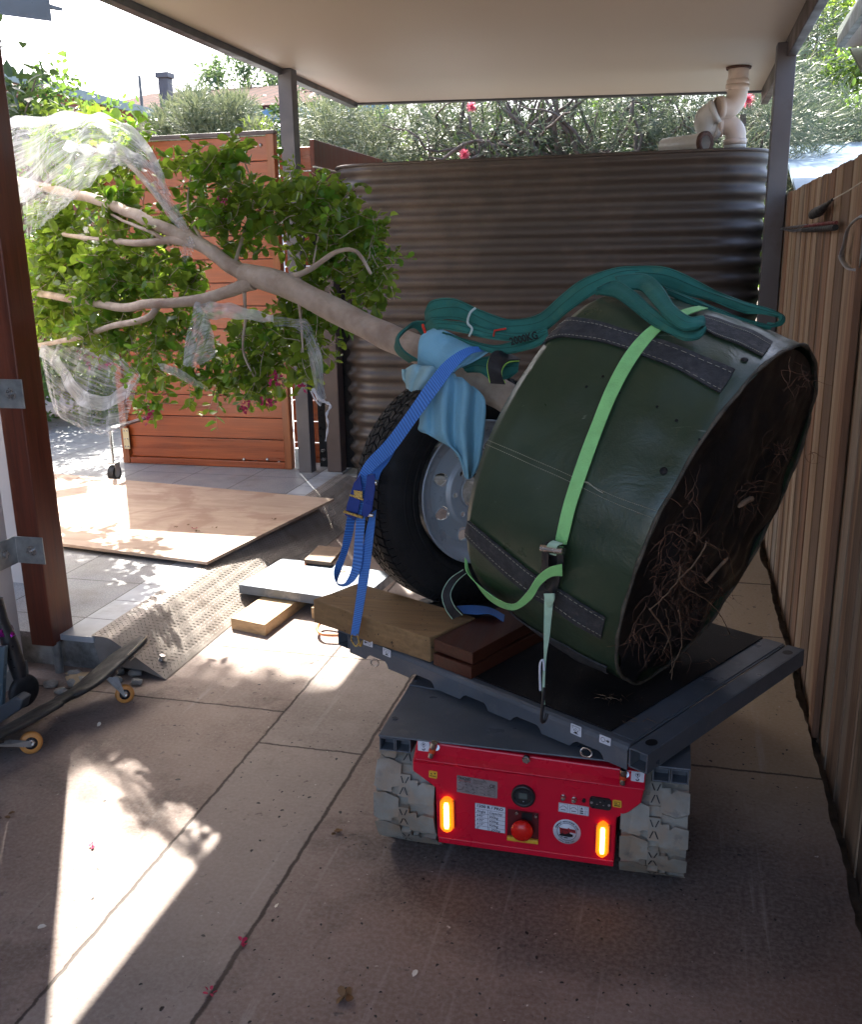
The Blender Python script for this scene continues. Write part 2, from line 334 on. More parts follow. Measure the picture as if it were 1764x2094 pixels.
# ------------------------------------------------------------------ pvc pipes
t = thing('downpipe', (.22, 6.35, 2.1), 'cream PVC downpipe with two bends coming down from the carport lining', 'downpipe')
A = PY(1512, 140, 6.35); zt = zr(A.x)
m = MB(); m.cyl((A.x, 6.35, zt), (A.x, 6.35, zt - .10), .058, 24); m.lathe((A.x, 6.35, zt - .105), (0, 0, 1), [(0, .058), (0, .064), (.035, .064), (.035, .058)], 24); m.build('upper_pipe', M['pvc'], t)
def bend(pts, r, name, mt):
    m = MB(); m.tube(cr(pts, 16), r, 20); a, b = V(pts[0]), V(pts[-1])
    m.lathe(a, V(pts[1]) - a, [(0, r), (-.002, r * 1.13), (.03, r * 1.13), (.032, r)], 24); d = V(pts[-2]) - b
    m.lathe(b, d, [(0, r), (-.002, r * 1.13), (.03, r * 1.13), (.032, r)], 24); m.build(name, mt, t)
z1_ = zt - .10; x_ = A.x
bend([(x_, 6.35, z1_), (x_ - .002, 6.35, z1_ - .07), (x_ - .04, 6.33, z1_ - .125), (x_ - .11, 6.30, z1_ - .13)], .060, 'elbow', M['pvc'])
bend([(x_ - .11, 6.30, z1_ - .14), (x_ - .17, 6.31, z1_ - .17), (x_ - .17, 6.35, z1_ - .22), (x_ - .10, 6.38, z1_ - .23)], .062, 'elbow', M['pvc_white'])
bend([(x_ - .10, 6.37, z1_ - .215), (x_ - .04, 6.37, z1_ - .215), (x_ + .004, 6.37, z1_ - .26), (x_ + .006, 6.37, z1_ - .33)], .060, 'elbow', M['pvc'])
bend([(x_ + .006, 6.37, z1_ - .32), (x_ + .008, 6.37, z1_ - .38), (x_ - .005, 6.35, z1_ - .44), (x_ - .02, 6.33, z1_ - .50)], .058, 'lower_pipe', M['pvc_white'])
m = MB(); m.lathe((x_, 6.35, zt - .002), (0, 0, -1), [(0, .05), (0, .073), (.012, .071), (.012, .05)], 24); m.build('rust_collar', M['rust'], t)
q = PY(1437, 297, 6.25)
t = thing('pipe_stub', (q.x, 6.25, 2.1), 'short open ended white pipe lying on top of the tank', 'pipe')
d = V((-.75, .65, .0)).normalized(); m = MB(); m.lathe((q.x + .02, 6.2, 2.165), d, [(0, .055), (0, .062), (.05, .062), (.05, .056), (.32, .056), (.32, .044), (.01, .044), (0, .055)], 26); m.build('pipe', M['pvc_white'], t)
m = MB(); m.lathe(V((q.x + .02, 6.2, 2.165)) - d * .002, d, [(0, .040), (-.004, .064), (.02, .0645)], 26); m.build('rusty_end_ring', M['rust'], t)
# ------------------------------------------------------------------ left wall, hardwood post
t = thing('house_wall', (-2.65, 1.5, 0), 'cream rendered wall of the house at the left beside the red post', 'wall')
m = MB(); m.box((-2.70, .4, 1.5), (.62, 5.0, 3.0)); m.build('render', M['render'], t, .008)
m = MB(); m.box((-3.86, 3.55, 1.5), (2.1, .14, 3.0)); m.build('added_sun_blocker', M['render'], t)  # unseen wall, added to block the sun left of the post
m = MB(); m.box((-2.386, 2.3, .02), (.012, 1.2, .10)); m.build('footing', M['block'], t)
m = MB(); m.cyl((-2.388, 2.76, .79), (-2.38, 2.76, .79), .016, 18); m.build('dark_hole', M['black_rubber'], t)
t = thing('hardwood_post', (-2.33, 3.0, 0), 'red stained square hardwood post on a steel stub at the wall end', 'post')
m = MB(); m.box((-2.328, 3.0, 1.8), (.098, .135, 3.36)); m.build('post_shaft', M['post_red'], t, .004)
m = MB(); m.cyl((-2.29, 2.965, -.02), (-2.29, 2.965, .13), .0165, 20); m.build('steel_stub', M['galv'], t)
for zc in (1.10, .51):
    m = MB(); m.box((-2.322, 2.9295, zc), (.118, .005, .105)); m.box((-2.3835, 2.82, zc), (.006, .215, .105)); b = m.build('bracket', M['galv'], t, .0015)
    m = MB(); m.cyl((-2.313, 2.927, zc), (-2.313, 2.923, zc), .020, 20); m.cyl((-2.313, 2.924, zc), (-2.313, 2.913, zc), .013, 6); m.cyl((-2.313, 2.914, zc), (-2.313, 2.902, zc), .007, 12); m.build('bolt', M['bolt'], b)
    for yy in (2.86, 2.77): m = MB(); m.cyl((-2.381, yy, zc), (-2.378, yy, zc), .018, 20); m.cyl((-2.379, yy, zc), (-2.367, yy, zc), .013, 6); m.build('bolt', M['bolt'], b)
# rubble and cardboard at the foot of the post
random.seed(5)
for k, (x, y_, s_) in enumerate([(-2.13, 2.86, .045), (-2.2, 2.93, .035), (-2.08, 2.95, .03), (-2.02, 2.93, .028), (-2.17, 2.80, .025), (-1.98, 3.0, .03), (-2.24, 2.84, .03), (-1.93, 2.93, .026), (-2.06, 2.99, .04)]):
    m = MB(); mm = bmesh.new(); bmesh.ops.create_icosphere(mm, subdivisions=2, radius=1)
    vs = [V((v.co.x * s_, v.co.y * s_ * .8, v.co.z * s_ * .5)) * (1 + .35 * noise.noise(v.co * 1.6 + V((k * 3, 0, 0)))) + V((x, y_, s_ * .4)) for v in mm.verts]
    m.add(vs, [[v.index for v in f.verts] for f in mm.faces]); mm.free()
    o = m.build('rubble_stone', M['block']); tag(o, 'small dirty piece of rubble by the raised patio corner and post foot', 'stone', 'rubble at the foot of the red post')
M['card'] = mat('brown_cardboard', (.44, .33, .2), .8, 0, var=.15, sc=10, bump=.2)
a = G(190, 1397, .03); m = MB(); m.prism([G(133, 1385, .02), G(158, 1381, .05), G(166, 1402, .03), G(143, 1405, .012)], (0, 0, .004)); tag(m.build('cardboard_scrap', M['card']), 'bent square scrap of brown cardboard near the steel stub', 'cardboard')
m = MB(); m.prism([G(133, 1378, .02), G(195, 1375, .02), G(200, 1381, .02), G(160, 1390, .02)], (0, 0, .004)); tag(m.build('cardboard_scrap', M['card']), 'long flat strip of torn brown cardboard by the ramp end', 'cardboard')
# ------------------------------------------------------------------ fence on the right
fx = .524
t = thing('paling_fence', (fx, 2.5, 0), 'weathered brown timber paling fence running along the right side', 'fence')
random.seed(11); y = -1.9; k = 0
while y < 5.66:
    wd = random.uniform(.096, .104); cov = k % 2; x = fx + (.0 if cov else .0045); hh = 1.832 + random.uniform(-.005, .005)
    m = MB(); tl = random.uniform(-.004, .004)
    m.prism([(x, y, -.07), (x, y + wd, -.07), (x, y + wd + tl, hh), (x, y + tl, hh)], (.013, 0, 0)); m.build('paling', random.choice(M['paling']), t, .002)
    y += wd * random.uniform(.86, .97); k += 1
for yy in (PX(1722, 900, .512).y, 5.74):
    m = MB(); m.box((fx - .012 if yy < 5 else fx + .03, yy, .9), (.022 if yy < 5 else .09, .09, 1.86)); m.build('fence_post', M['paling'][3] if yy < 5 else M['beam_brown'], t, .003)
for zz in (.35, 1.45): m = MB(); m.box((fx + .048, 1.9, zz), (.04, 7.6, .07)); m.build('rail', M['paling'][0], t)
# old corrugated sheet edge seen past the fence end
t = thing('green_sheet_fence', (.62, 6.3, 0), 'dark green narrow sheet fence beyond the end of the paling fence', 'fence'); m = MB()
rows = [[(.585 + .010 * math.sin(j * 1.1), 5.8 + j * .02, z) for j in range(50)] for z in (0, 1.72)]; m.grid(rows); M['dkgreen'] = mat('dark_green_paint', (.02, .035, .025), .5)
m.build('sheet', M['dkgreen'], t, solid=.004)
# things hanging on the fence
M['redgrip'] = mat('red_grip', (.16, .02, .02), .5)
fx2 = fx - .012
t = thing('pliers', PX(1640, 470, fx2), 'pair of long pliers with dark and red grips hanging on the fence', 'pliers')
m = MB(); m.tube([PX(1598, 468, fx2 - .01), PX(1625, 472, fx2 - .012), PX(1650, 468, fx2 - .014)], [.004, .010, .009], 8, flat=.5)
m.tube([PX(1600, 466, fx2 - .01), PX(1628, 464, fx2 - .012), PX(1652, 460, fx2 - .014)], [.003, .008, .006], 8, flat=.5); m.build('jaws', M['steel_grey'], t)
m = MB(); m.tube([PX(1645, 470, fx2 - .014), PX(1680, 468, fx2 - .014), PX(1710, 465, fx2 - .014)], [.010, .012, .011], 8); m.build('grip', M['black_rubber'], t)
m = MB(); m.tube([PX(1648, 463, fx2 - .014), PX(1680, 458, fx2 - .014), PX(1712, 455, fx2 - .014)], [.006, .007, .006], 8); m.build('grip', M['redgrip'], t)
t = thing('rubber_boot', PX(1685, 425, fx2), 'small black rubber cone hanging from a string above the pliers', 'rubber cone')
m = MB(); m.tube([PX(1667, 436, fx2 - .02), PX(1678, 432, fx2 - .02), PX(1690, 420, fx2 - .02), PX(1704, 408, fx2 - .015)], [.026, .026, .013, .006], 12, flat=.7); m.build('cone', M['black_rubber'], t)
M['string'] = mat('pale_string', (.55, .5, .42), .8)
m = MB(); m.tube([PX(1702, 409, fx2 - .012), PX(1735, 391, fx2 - .012), PX(1764, 372, fx2 - .012), PX(1790, 352, fx2 - .012)], .0022, 6); m.build('string', M['string'], t)
M['alu'] = mat('dull_aluminium', (.38, .39, .41), .4, .7, var=.15, sc=10)
t = thing('metal_bracket', PX(1745, 500, fx2), 'dull grey bent metal hook plate fixed on the fence at the right edge', 'bracket')
hp = [(1766, 440), (1748, 452), (1735, 470), (1728, 500), (1722, 525), (1735, 548), (1752, 552), (1758, 520), (1766, 480)]
m = MB(); m.tube(cr([PX(a, b, fx2 - .01) for a, b in hp[:7]], 24), .010, 8, flat=.4); m.prism([PX(a, b, fx2 - .006) for a, b in ((1764, 470), (1745, 545), (1756, 553), (1775, 480))], (.004, 0, 0)); m.build('hook_plate', M['alu'], t)
# ------------------------------------------------------------------ ramp, plywood, slab, offcuts
def ramp():
    t = thing('steel_ramp', (-1.97, 4.4, 0), 'worn checker plate steel ramp leading up to the tiled patio', 'ramp')
    y0, y1 = 2.985, 5.82; prof = [(-2.145, .158), (-2.115, .1575), (-2.085, .156), (-2.06, .1495), (-2.03, .131), (-1.985, .101), (-1.94, .071), (-1.895, .041), (-1.838, .003)]
    pc = cr([(a, 0, b) for a, b in prof], 24); m = MB()
    rows = [[V((p.x, y0 + (y1 - y0) * j / 20, p.z)) for j in range(21)] for p in pc]; m.grid(rows); m.uv = {}
    m.prism([V((p.x, y0 + .004, p.z)) - V((0, 0, .004)) for p in pc] + [V((-1.94, y0 + .004, .03)), V((-2.12, y0 + .004, .04))], (0, .004, 0))
    L = [0]
    for i in range(1, len(pc)): L.append(L[-1] + (pc[i] - pc[i - 1]).length)
    mbar = MB()
    def at(s_, yy, h):
        for i in range(1, len(pc)):
            if s_ <= L[i] or i == len(pc) - 1:
                u = (s_ - L[i - 1]) / (L[i] - L[i - 1]); p = pc[i - 1].lerp(pc[i], u); d = (pc[i] - pc[i - 1]).normalized(); nn = V((-d.z, 0, d.x)); nn = nn if nn.z > 0 else -nn
                return V((p.x, yy, p.z)) + nn * h
    i = 0; yy = y0 + .015
    while yy < y1 - .02:
        j = 0; s_ = .012 + (i % 2) * .0135
        while s_ < L[-1] - .015:
            sg = 1 if (i + j) % 2 else -1; a = sg * R(45); du, dv = math.cos(a) * .009, math.sin(a) * .009; pu, pv = -math.sin(a) * .0022, math.cos(a) * .0022
            q = [at(s_ + du, yy + dv, .0003), at(s_ + pu, yy + pv, .0003), at(s_ - du, yy - dv, .0003), at(s_ - pu, yy - pv, .0003), at(s_, yy, .0022)]
            mbar.add(q, [(0, 1, 4), (1, 2, 4), (2, 3, 4), (3, 0, 4)]); s_ += .027; j += 1
        yy += .0135; i += 1
    rp_ = m.build('ramp_plate', M['checker'], t, solid=0); mbar.build('tread_bars', M['checker_bar'], rp_)
    m = MB(); m.cyl((-1.90, 3.07, .045), (-1.895, 3.07, .062), .012, 6); m.cyl((-1.90, 3.07, .040), (-1.897, 3.07, .046), .018, 16); m.build('ramp_bolt', M['bolt'], t)
    m = MB(); m.box((-2.02, 3.05, .03), (.1, .06, .04)); m.build('angle_bracket', M['steel_grey'], t, .002)
ramp()
c = [V((-2.085, 3.835, .172)), V((-1.905, 5.075, .172))]; d = (c[1] - c[0]).normalized(); pv = V((-d.y, d.x, 0)); p3, p4 = c[1] + pv * 2.4, c[0] + pv * 2.4
m = MB(); m.prism([c[0], c[1], p3, p4], (0, 0, .015)); o = m.build('plywood_sheet', M['ply'], bevel=.001); tag(o, 'large weathered plywood sheet laid flat over the tiles and ramp', 'plywood sheet')
M['slab_m'] = mat('blue_grey_metal_slab', (.12, .145, .175), .48, .15, var=.3, sc=7, bump=.3, bsc=70, dirt=(.36, .38, .40), dsc=9, dlo=.5, dhi=.7)
A_, B_ = V((-1.914, 3.80, .055)), V((-1.868, 4.21, .055)); e = V((1, -.16, 0)).normalized()
C_, D_ = B_ + e * .62, A_ + e * .62
m = MB(); m.prism([A_, B_, C_, D_], (0, 0, .045)); o = m.build('metal_slab', M['slab_m'], bevel=.003); tag(o, 'thick blue grey metal slab with two round holes, half in sun', 'slab')
M['copper'] = mat('orange_plug', (.5, .2, .1), .5)
for q in ((623, 1154), (700, 1168)):
    g = G(q[0], q[1], .1005); m = MB(); m.cyl(g, g + V((0, 0, .002)), .016, 24); m.build('hole', M['black_rubber'], o); m = MB(); m.cyl(g + V((.004, -.004, .0015)), g + V((.004, -.004, .003)), .011, 20); m.build('hole_plug', M['copper'], o)
m = MB(); a, b, c_ = V((-1.82, 3.515, 0)), V((-1.64, 3.47, 0)), V((-1.60, 3.95, 0)); m.prism([a, b, c_, a + (c_ - b)], (0, 0, .052)); tag(m.build('pine_packer', M['pale_wood'], bevel=.003), 'pale pine block sticking out from under the metal slab', 'timber block')
m = MB(); m.box((-1.44, 3.80, .027), (.16, .2, .054)); tag(m.build('pine_packer', M['pale_wood'], bevel=.003), 'small hidden packer under the slab near the yellow beam end', 'timber block')
w_ = [G(*q, .125) for q in ((622, 1144), (652, 1115), (703, 1120), (677, 1150))]; m = MB(); m.prism([p - V((0, 0, .02)) for p in w_], (0, 0, .02)); tag(m.build('wood_offcut', M['brown_wood'], bevel=.002), 'square brown wood offcut lying on the ramp behind the slab', 'wood offcut')
M['orange_steel'] = mat('orange_steel', (.65, .25, .10), .4, .1)
t = MB(); t.tube(cr([G(690, 1275, .03), G(660, 1272, .03), G(649, 1285, .03), G(660, 1297, .03), G(695, 1299, .03)], 24), .007, 8); tag(t.build('lifting_ring', M['orange_steel']), 'orange bent steel ring lying on the concrete by the deck corner', 'ring')
# ------------------------------------------------------------------ tracked carrier
M['red_paint'] = mat('glossy_red_paint', (.62, .005, .03), .30, 0, var=.08, sc=3, bump=.02, bsc=40, rv=.06, dirt=(.36, .01, .02), dsc=4, dlo=.6, dhi=.8)
M['deck'] = mat('scuffed_slate_deck', (.095, .11, .13), .38, 0, var=.18, sc=5, bump=.08, bsc=90, rv=.12, dirt=(.14, .14, .145), dsc=16, dlo=.56, dhi=.72)
M['tube_in'] = mat('tube_inside', (.02, .025, .04), .6, 0, var=.2)
def track_mat():
    n = N('dusty_grey_track_rubber'); a = n.noise(9, 5, .6); b = n.noise(22, 4, .6)
    col = n.mix(n.rng(a, .35, .65), (.21, .20, .17), (.33, .315, .265)); col = n.mix(n.rng(n.noise(14, 4, .55, n.co(loc=(3, 2, 1))), .45, .6, 0, .8), col, (.30, .225, .155))
    col = n.mix(n.rng(b, .58, .7, 0, .6), col, (.11, .105, .10)); n.set(col, .62); n.bump(n.noise(120, 3), .2, .002); return n.m
M['track'] = track_mat()
M['track_mark'] = mat('dark_rubber_mark', (.018, .018, .02), .6)
M['chrome'] = mat('scratched_chrome', (.55, .53, .5), .2, 1, var=.1, sc=30)
M['orange_band'] = mat('orange_band', (.6, .07, .02), .5)
M['white_s'] = mat('white_sticker', (.62, .66, .72), .4, 0, var=.02, bump=0); M['ink'] = mat('dark_blue_ink', (.01, .018, .045), .5, 0, var=0, bump=0)
M['black_ink'] = mat('black_ink', (.008, .008, .01), .5, 0, var=0, bump=0); M['yellow_s'] = mat('yellow_sticker', (.72, .42, .04), .4, 0, var=.03, bump=0)
M['plate_s'] = mat('silver_plate', (.34, .31, .31), .35, .5, var=.06, sc=40, bump=0); M['red_ink'] = mat('red_ink', (.3, .015, .02), .5, 0, var=.3, sc=60, bump=0)
M['red_button'] = mat('red_mushroom_button', (.66, .012, .008), .25, 0, var=.03, bump=0)
M['screen'] = mat('grey_lcd', (.09, .11, .10), .2, 0, var=.05, bump=0); M['recess'] = mat('dark_red_recess', (.09, .003, .006), .5, 0, var=.1, bump=0)
def emis(name, c, s, base=(.5, .2, .02)):
    n = N(name); n.set(base, .25); n.val(n.b.inputs['Emission Color'], c); n.b.inputs['Emission Strength'].default_value = s; return n.m
M['led'] = emis('led_strip', (1, .60, .12), 4.5); M['amber'] = emis('amber_lens', (1, .13, .004), .4, (.8, .22, .01))
def font_mesh(s_, size, bold=0):
    cu = bpy.data.curves.new('lettering', 'FONT'); cu.body = s_; cu.size = size; cu.extrude = .0002; cu.offset = bold; cu.resolution_u = 2
    ob = bpy.data.objects.new('lettering', cu); COL.objects.link(ob); bpy.context.view_layer.update()
    me = bpy.data.meshes.new_from_object(ob.evaluated_get(bpy.context.evaluated_depsgraph_get()))
    bpy.data.objects.remove(ob); bpy.data.curves.remove(cu); return me
def put_text(m, s_, o, right, up, size, fit=None, bold=0, ctr=False):
    me = font_mesh(s_, size, bold); right = V(right).normalized(); nn = right.cross(V(up)).normalized(); up = nn.cross(right)
    xs = [v.co.x for v in me.vertices] or [0]; w_ = max(xs) - min(xs); k = (fit / w_) if fit and w_ > 0 else 1; x0 = min(xs) + (w_ / 2 if ctr else 0)
    m.add([V(o) + right * ((v.co.x - x0) * k) + up * v.co.y + nn * v.co.z for v in me.vertices], [list(p.vertices) for p in me.polygons]); bpy.data.meshes.remove(me)
YF = 2.094
def F(x, y, off=0): return PY(.4036 * x + 747.4, .4036 * y + 1459.3, YF - off)
class St:                                   # a rectangular sticker: local u,v in 0..1 from bottom left
    def __init__(s, tl, tr, br, bl): s.c = [V(q) for q in (bl, br, tr, tl)]; s.r = (s.c[1] - s.c[0]); s.u = (s.c[3] - s.c[0]); s.n = s.r.cross(s.u).normalized()
    def p(s, u, v, off=0): a = s.c[0].lerp(s.c[1], u); b = s.c[3].lerp(s.c[2], u); return a.lerp(b, v) + s.n * off
    def panel(s, name, mt, par, off=.0006, th=.0008, r=.1):
        asp = s.u.length / s.r.length; pts = []
        for cx_, cy_, a0 in ((1, 1, 0), (0, 1, 90), (0, 0, 180), (1, 0, 270)):
            for k in range(4): a = R(a0 + 30 * k); pts.append(s.p((cx_ - (r if cx_ else -r) * asp) + r * asp * math.cos(a), (cy_ - (r if cy_ else -r)) + r * math.sin(a), off))
        m = MB(); m.prism(pts, s.n * th); return m.build(name, mt, par)
    def rect(s, m, u0, v0, u1, v1, off=.0015): m.add([s.p(u0, v0, off), s.p(u1, v0, off), s.p(u1, v1, off), s.p(u0, v1, off)], [(0, 1, 2, 3)])
    def poly(s, m, pts, off=.0015): m.add([s.p(a, b, off) for a, b in pts], [tuple(range(len(pts)))])
    def line(s, m, a, b, w_, off=.0015):
        A, B = s.p(*a, off), s.p(*b, off); d = (B - A).normalized(); q = s.n.cross(d) * w_ / 2; m.add([A - q, B - q, B + q, A + q], [(0, 1, 2, 3)])
    def path(s, m, pts, w_, off=.0015):
        for a, b in zip(pts, pts[1:]): s.line(m, a, b, w_, off)
    def arc(s, m, cu, cv, r, a0, a1, w_, off=.0015, n=18):
        asp = s.u.length / s.r.length; s.path(m, [(cu + r * asp * math.cos(R(a0 + (a1 - a0) * k / n)), cv + r * math.sin(R(a0 + (a1 - a0) * k / n))) for k in range(n + 1)], w_, off)
    def text(s, m, t, u, v, size, fit=None, bold=0, ctr=False, off=.0015): put_text(m, t, s.p(u, v, off), s.r, s.u, size, fit, bold, ctr)
def FS(a, b, c, d, off=0): return St(F(*a, off), F(*b, off), F(*c, off), F(*d, off))
car = thing('tracked_carrier', (-.305, 2.65, 0), 'red tracked load carrier with amber lights, grey turntable deck and rubber tracks', 'tracked carrier')
out = [(262, 136), (240, 235), (240, 290), (355, 375), (365, 625), (395, 652), (1190, 768), (1262, 752), (1275, 530), (1340, 500), (1400, 455), (1418, 370), (1424, 298)]
pf = [F(*q) for q in out]
m = MB(); m.prism(pf, (0, .03, 0)); m.box((-.31, 2.66, .215), (.44, 1.0, .29)); body = m.build('body', M['red_paint'], car, .004)
a, b, c_, d = F(262, 194), F(1420, 348), F(1420, 388), F(242, 244); m = MB()
m.add([a, b, b + V((0, -.016, -.012)), a + V((0, -.016, -.012)), c_, d], [(0, 1, 2, 3), (3, 2, 4, 5), (0, 3, 5), (1, 4, 2)]); m.build('folded_rib', M['red_paint'], car, .0015)
# tail of the body folds under at the bottom
a, b = F(372, 628), F(1268, 752); m = MB(); m.prism([a + V((0, -.003, .004)), a + V((0, -.003, -.012)), a + V((0, .03, -.022)), a + V((0, .03, .004))], (b.x - a.x - .004, 0, b.z - a.z)); m.build('bottom_fold', M['red_paint'], car, .0015)
# lights
for cs in (((385, 415), (448, 420), (452, 590), (388, 585)), ((1178, 540), (1238, 545), (1232, 716), (1172, 712))):
    s = FS(*cs); L = MB(); cen = (s.c[0] + s.c[2]) / 2
    housing = s.panel('tail_light', M['amber'], car, .0, .013, .18)
    m = MB(); m.prism([s.p(u, v, .0132) for u, v in ((.38, .12), (.62, .12), (.68, .2), (.68, .8), (.62, .88), (.38, .88), (.32, .8), (.32, .2))], s.n * .002); m.build('led_strip', M['led'], housing)
    m = MB()
    for u in (.0, 1.0):
        m.prism([s.p(u - .07, .1, .0), s.p(u + .07, .1, .0), s.p(u + .07, .9, .0), s.p(u - .07, .9, .0)], s.n * .008)
    m.build('bezel', M['yellow_s'], housing)
# name plate
s = FS((465, 310), (672, 345), (670, 430), (465, 395)); pl = s.panel('name_plate', M['plate_s'], car, r=.04)
m = MB(); s.text(m, 'TRACKED', .04, .80, .009, s.r.length * .31, .0003)
s.text(m, 'CE', .80, .60, .013, s.r.length * .13, .0002)
for v in (.87, .81, .74, .68): s.rect(m, .40, v, .74 - (v < .8) * .1, v + .022)
for v in (.57, .37, .17): s.rect(m, .04, v, .11, v + .018); s.rect(m, .57, v, .66, v + .018)
for u0, u1 in ((.14, .51), (.68, .94)):
    for v in (.50, .30, .10): s.path(m, [(u0, v), (u1, v), (u1, v + .13), (u0, v + .13), (u0, v)], .0005)
for v, t_ in ((.53, '1200 R/Pro'), (.33, '2022'), (.13, '1200kg')): s.text(m, t_, .20, v, .0042)
for v, t_ in ((.53, '340kg'), (.33, '24V'), (.13, '0.8kW')): s.text(m, t_, .75, v, .0042)
m.build('plate_print', M['black_ink'], pl); m = MB(); s.poly(m, [(.05, .68), (.34, .68), (.345, .76), (.06, .77)]); m.build('plate_red_band', M['red_ink'], pl)
m = MB(); s.text(m, 'CARRIERS', .075, .695, .0055, s.r.length * .25, .0001, off=.0021); m.build('plate_lettering', M['plate_s'], pl)
# capacity table
s = FS((557, 450), (712, 475), (710, 607), (557, 580)); pl = s.panel('capacity_sticker', M['white_s'], car, r=.02); m = MB()
s.text(m, '1200 R / PRO', .07, .86, .0105, s.r.length * .86, .00035)
for k, (a, b) in enumerate((('Angle', 'Capacity'), ('\u226445\u00b0', '300kg'), ('\u226430\u00b0', '600kg'), ('\u226415\u00b0', '900kg'), ('0\u00b0', '1,200kg'))):
    v = .665 - .162 * k; s.text(m, a, .06, v, .0098, None, .0001); s.text(m, b, .47, v, .0098, None, .0001); s.line(m, (0, v + .125), (1, v + .125), .0008)
s.line(m, (.43, 0), (.43, .79), .0008); s.path(m, [(.006, .006), (.994, .006), (.994, .994), (.006, .994), (.006, .006)], .0007); m.build('sticker_print', M['ink'], pl)
# gauge
c = F(803, 413); m = MB(); m.lathe(c, (0, -1, 0), [(0, .030), (.008, .030), (.010, .027), (.009, .022), (.007, .0215)], 36); g = m.build('round_gauge', M['black_plastic'], car)
m = MB(); m.lathe(c, (0, -1, 0), [(.0072, .0220), (.0074, 0.0001)], 36); m.build('gauge_glass', M['black_plastic'], g)
m = MB(); m.box(c + V((0, -.0082, .002)), (.021, .0008, .016)); m.build('gauge_display', M['screen'], g); m = MB(); m.cyl(c + V((.001, -.0078, -.013)), c + V((.001, -.0088, -.013)), .0011, 10); m.build('gauge_lamp', M['white_s'], g)
# stop button in a recess
s = FS((722, 476), (884, 500), (882, 655), (718, 633)); rec = s.panel('button_recess', M['recess'], car, .0004, .0006, .03)
m = MB(); q = [(0, 0), (1, 0), (1, 1), (0, 1), (0, 0)]; s.path(m, q, .0022, .0024); m.build('recess_rim', M['red_paint'], rec)
m = MB(); m.prism([s.p(.02, .01, .0012), s.p(.98, .01, .0012), s.p(.98, .13, .0012), s.p(.02, .13, .0012)], s.n * .008); m.build('yellow_ledge', M['yellow_s'], rec, .001)
c = F(802, 566); m = MB(); m.lathe(c, (0, -1, 0), [(.001, .017), (.016, .017), (.018, .026), (.024, .028), (.031, .026), (.036, .019), (.0385, .009), (.039, .0001)], 40); m.build('stop_button', M['red_button'], car)
for q in ((770, 497), (868, 514)):
    c = F(*q); m = MB(); m.cyl(c, c + V((0, -.008, 0)), .0042, 12); m.build('screw', M['chrome'], rec)
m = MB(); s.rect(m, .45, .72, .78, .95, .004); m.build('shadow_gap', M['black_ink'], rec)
# toggles, socket, stickers
for q in ((1005, 420), (1060, 432)):
    c = F(*q); m = MB(); m.cyl(c, c + V((0, -.003, 0)), .007, 6); m.cyl(c, c + V((0, -.012, 0)), .0055, 14); m.cyl(c + V((0, -.012, 0)), c + V((-.001, -.018, .006)), .0022, 10); m.build('toggle_switch', M['chrome'], car)
c = F(1110, 437); m = MB(); m.cyl(c, c + V((0, -.006, 0)), .0045, 12); m.build('push_switch', M['black_plastic'], car)
s = FS((982, 449), (1135, 472), (1133, 518), (980, 494)); pl = s.panel('switch_sticker', M['white_s'], car, r=.04); m = MB()
for u0, u1 in ((.02, .30), (.37, .64), (.69, .98)): s.path(m, [(u0, .06), (u1, .06), (u1, .94), (u0, .94), (u0, .06)], .0006)
for u in (.16, .505): s.arc(m, u, .42, .28, 20, 160, .0011); s.line(m, (u - .09, .5), (u - .13, .5), .0011); s.line(m, (u + .09, .5), (u + .13, .5), .0011); s.rect(m, u - .08, .24, u + .08, .31)
s.poly(m, [(.72, .62), (.81, .62), (.765, .86)])
for v in (.36, .14): s.rect(m, .715, v, .82, v + .14); s.path(m, [(.86, v + .07), (.90, v + .15), (.94, v + .07), (.90, v), (.86, v + .07)], .0005)
s.path(m, [(.86, .66), (.94, .66), (.94, .82), (.86, .82), (.86, .66)], .0005); m.build('sticker_print', M['ink'], pl)
s = FS((1138, 414), (1250, 432), (1248, 487), (1138, 470)); so_ = s.panel('power_socket', M['black_plastic'], car, 0, .006, .28); m = MB()
for u in (.1, .9): c = s.p(u, .5, .006); m.cyl(c, c + s.n * .0012, .0032, 14)
for u, v in ((.5, .66), (.35, .42), (.65, .40)): s.rect(m, u - .035, v - .03, u + .035, v + .04, .0065)
m.build('socket_pins', M['plate_s'], so_)
s = FS((1256, 434), (1301, 441), (1300, 477), (1255, 470)); pl = s.panel('yellow_sticker', M['yellow_s'], car, r=.14); m = MB(); s.path(m, [(.2, .38), (.2, .75), (.8, .75), (.8, .38), (.2, .38)], .0009); s.poly(m, [(.35, .46), (.35, .66), (.52, .56)]); s.rect(m, .18, .16, .82, .27); m.build('sticker_print', M['black_ink'], pl)
s = FS((324, 286), (366, 293), (365, 330), (323, 322)); pl = s.panel('yellow_sticker', M['yellow_s'], car, r=.14); m = MB(); s.poly(m, [(.16, .5), (.42, .5), (.29, .76)]); s.poly(m, [(.58, .78), (.84, .78), (.71, .52)]); s.text(m, 'OIL MAX', .1, .25, .0035, s.r.length * .8, .0002); m.build('sticker_print', M['black_ink'], pl)
def hook(s, par):
    pl = s.panel('hook_sticker', M['white_s'], par, r=.1); m = MB(); s.arc(m, .5, .68, .20, 0, 360, .0009); s.poly(m, [(.5, .83), (.38, .68), (.46, .68), (.46, .56), (.54, .56), (.54, .68), (.62, .68)])
    s.line(m, (.5, .48), (.5, .34), .0016); s.arc(m, .5, .22, .11, 50, -190, .0028); m.build('sticker_print', M['ink'], pl)
hook(FS((266, 136), (326, 144), (326, 192), (268, 186)), car); hook(FS((1350, 289), (1417, 298), (1414, 348), (1347, 339)), car)
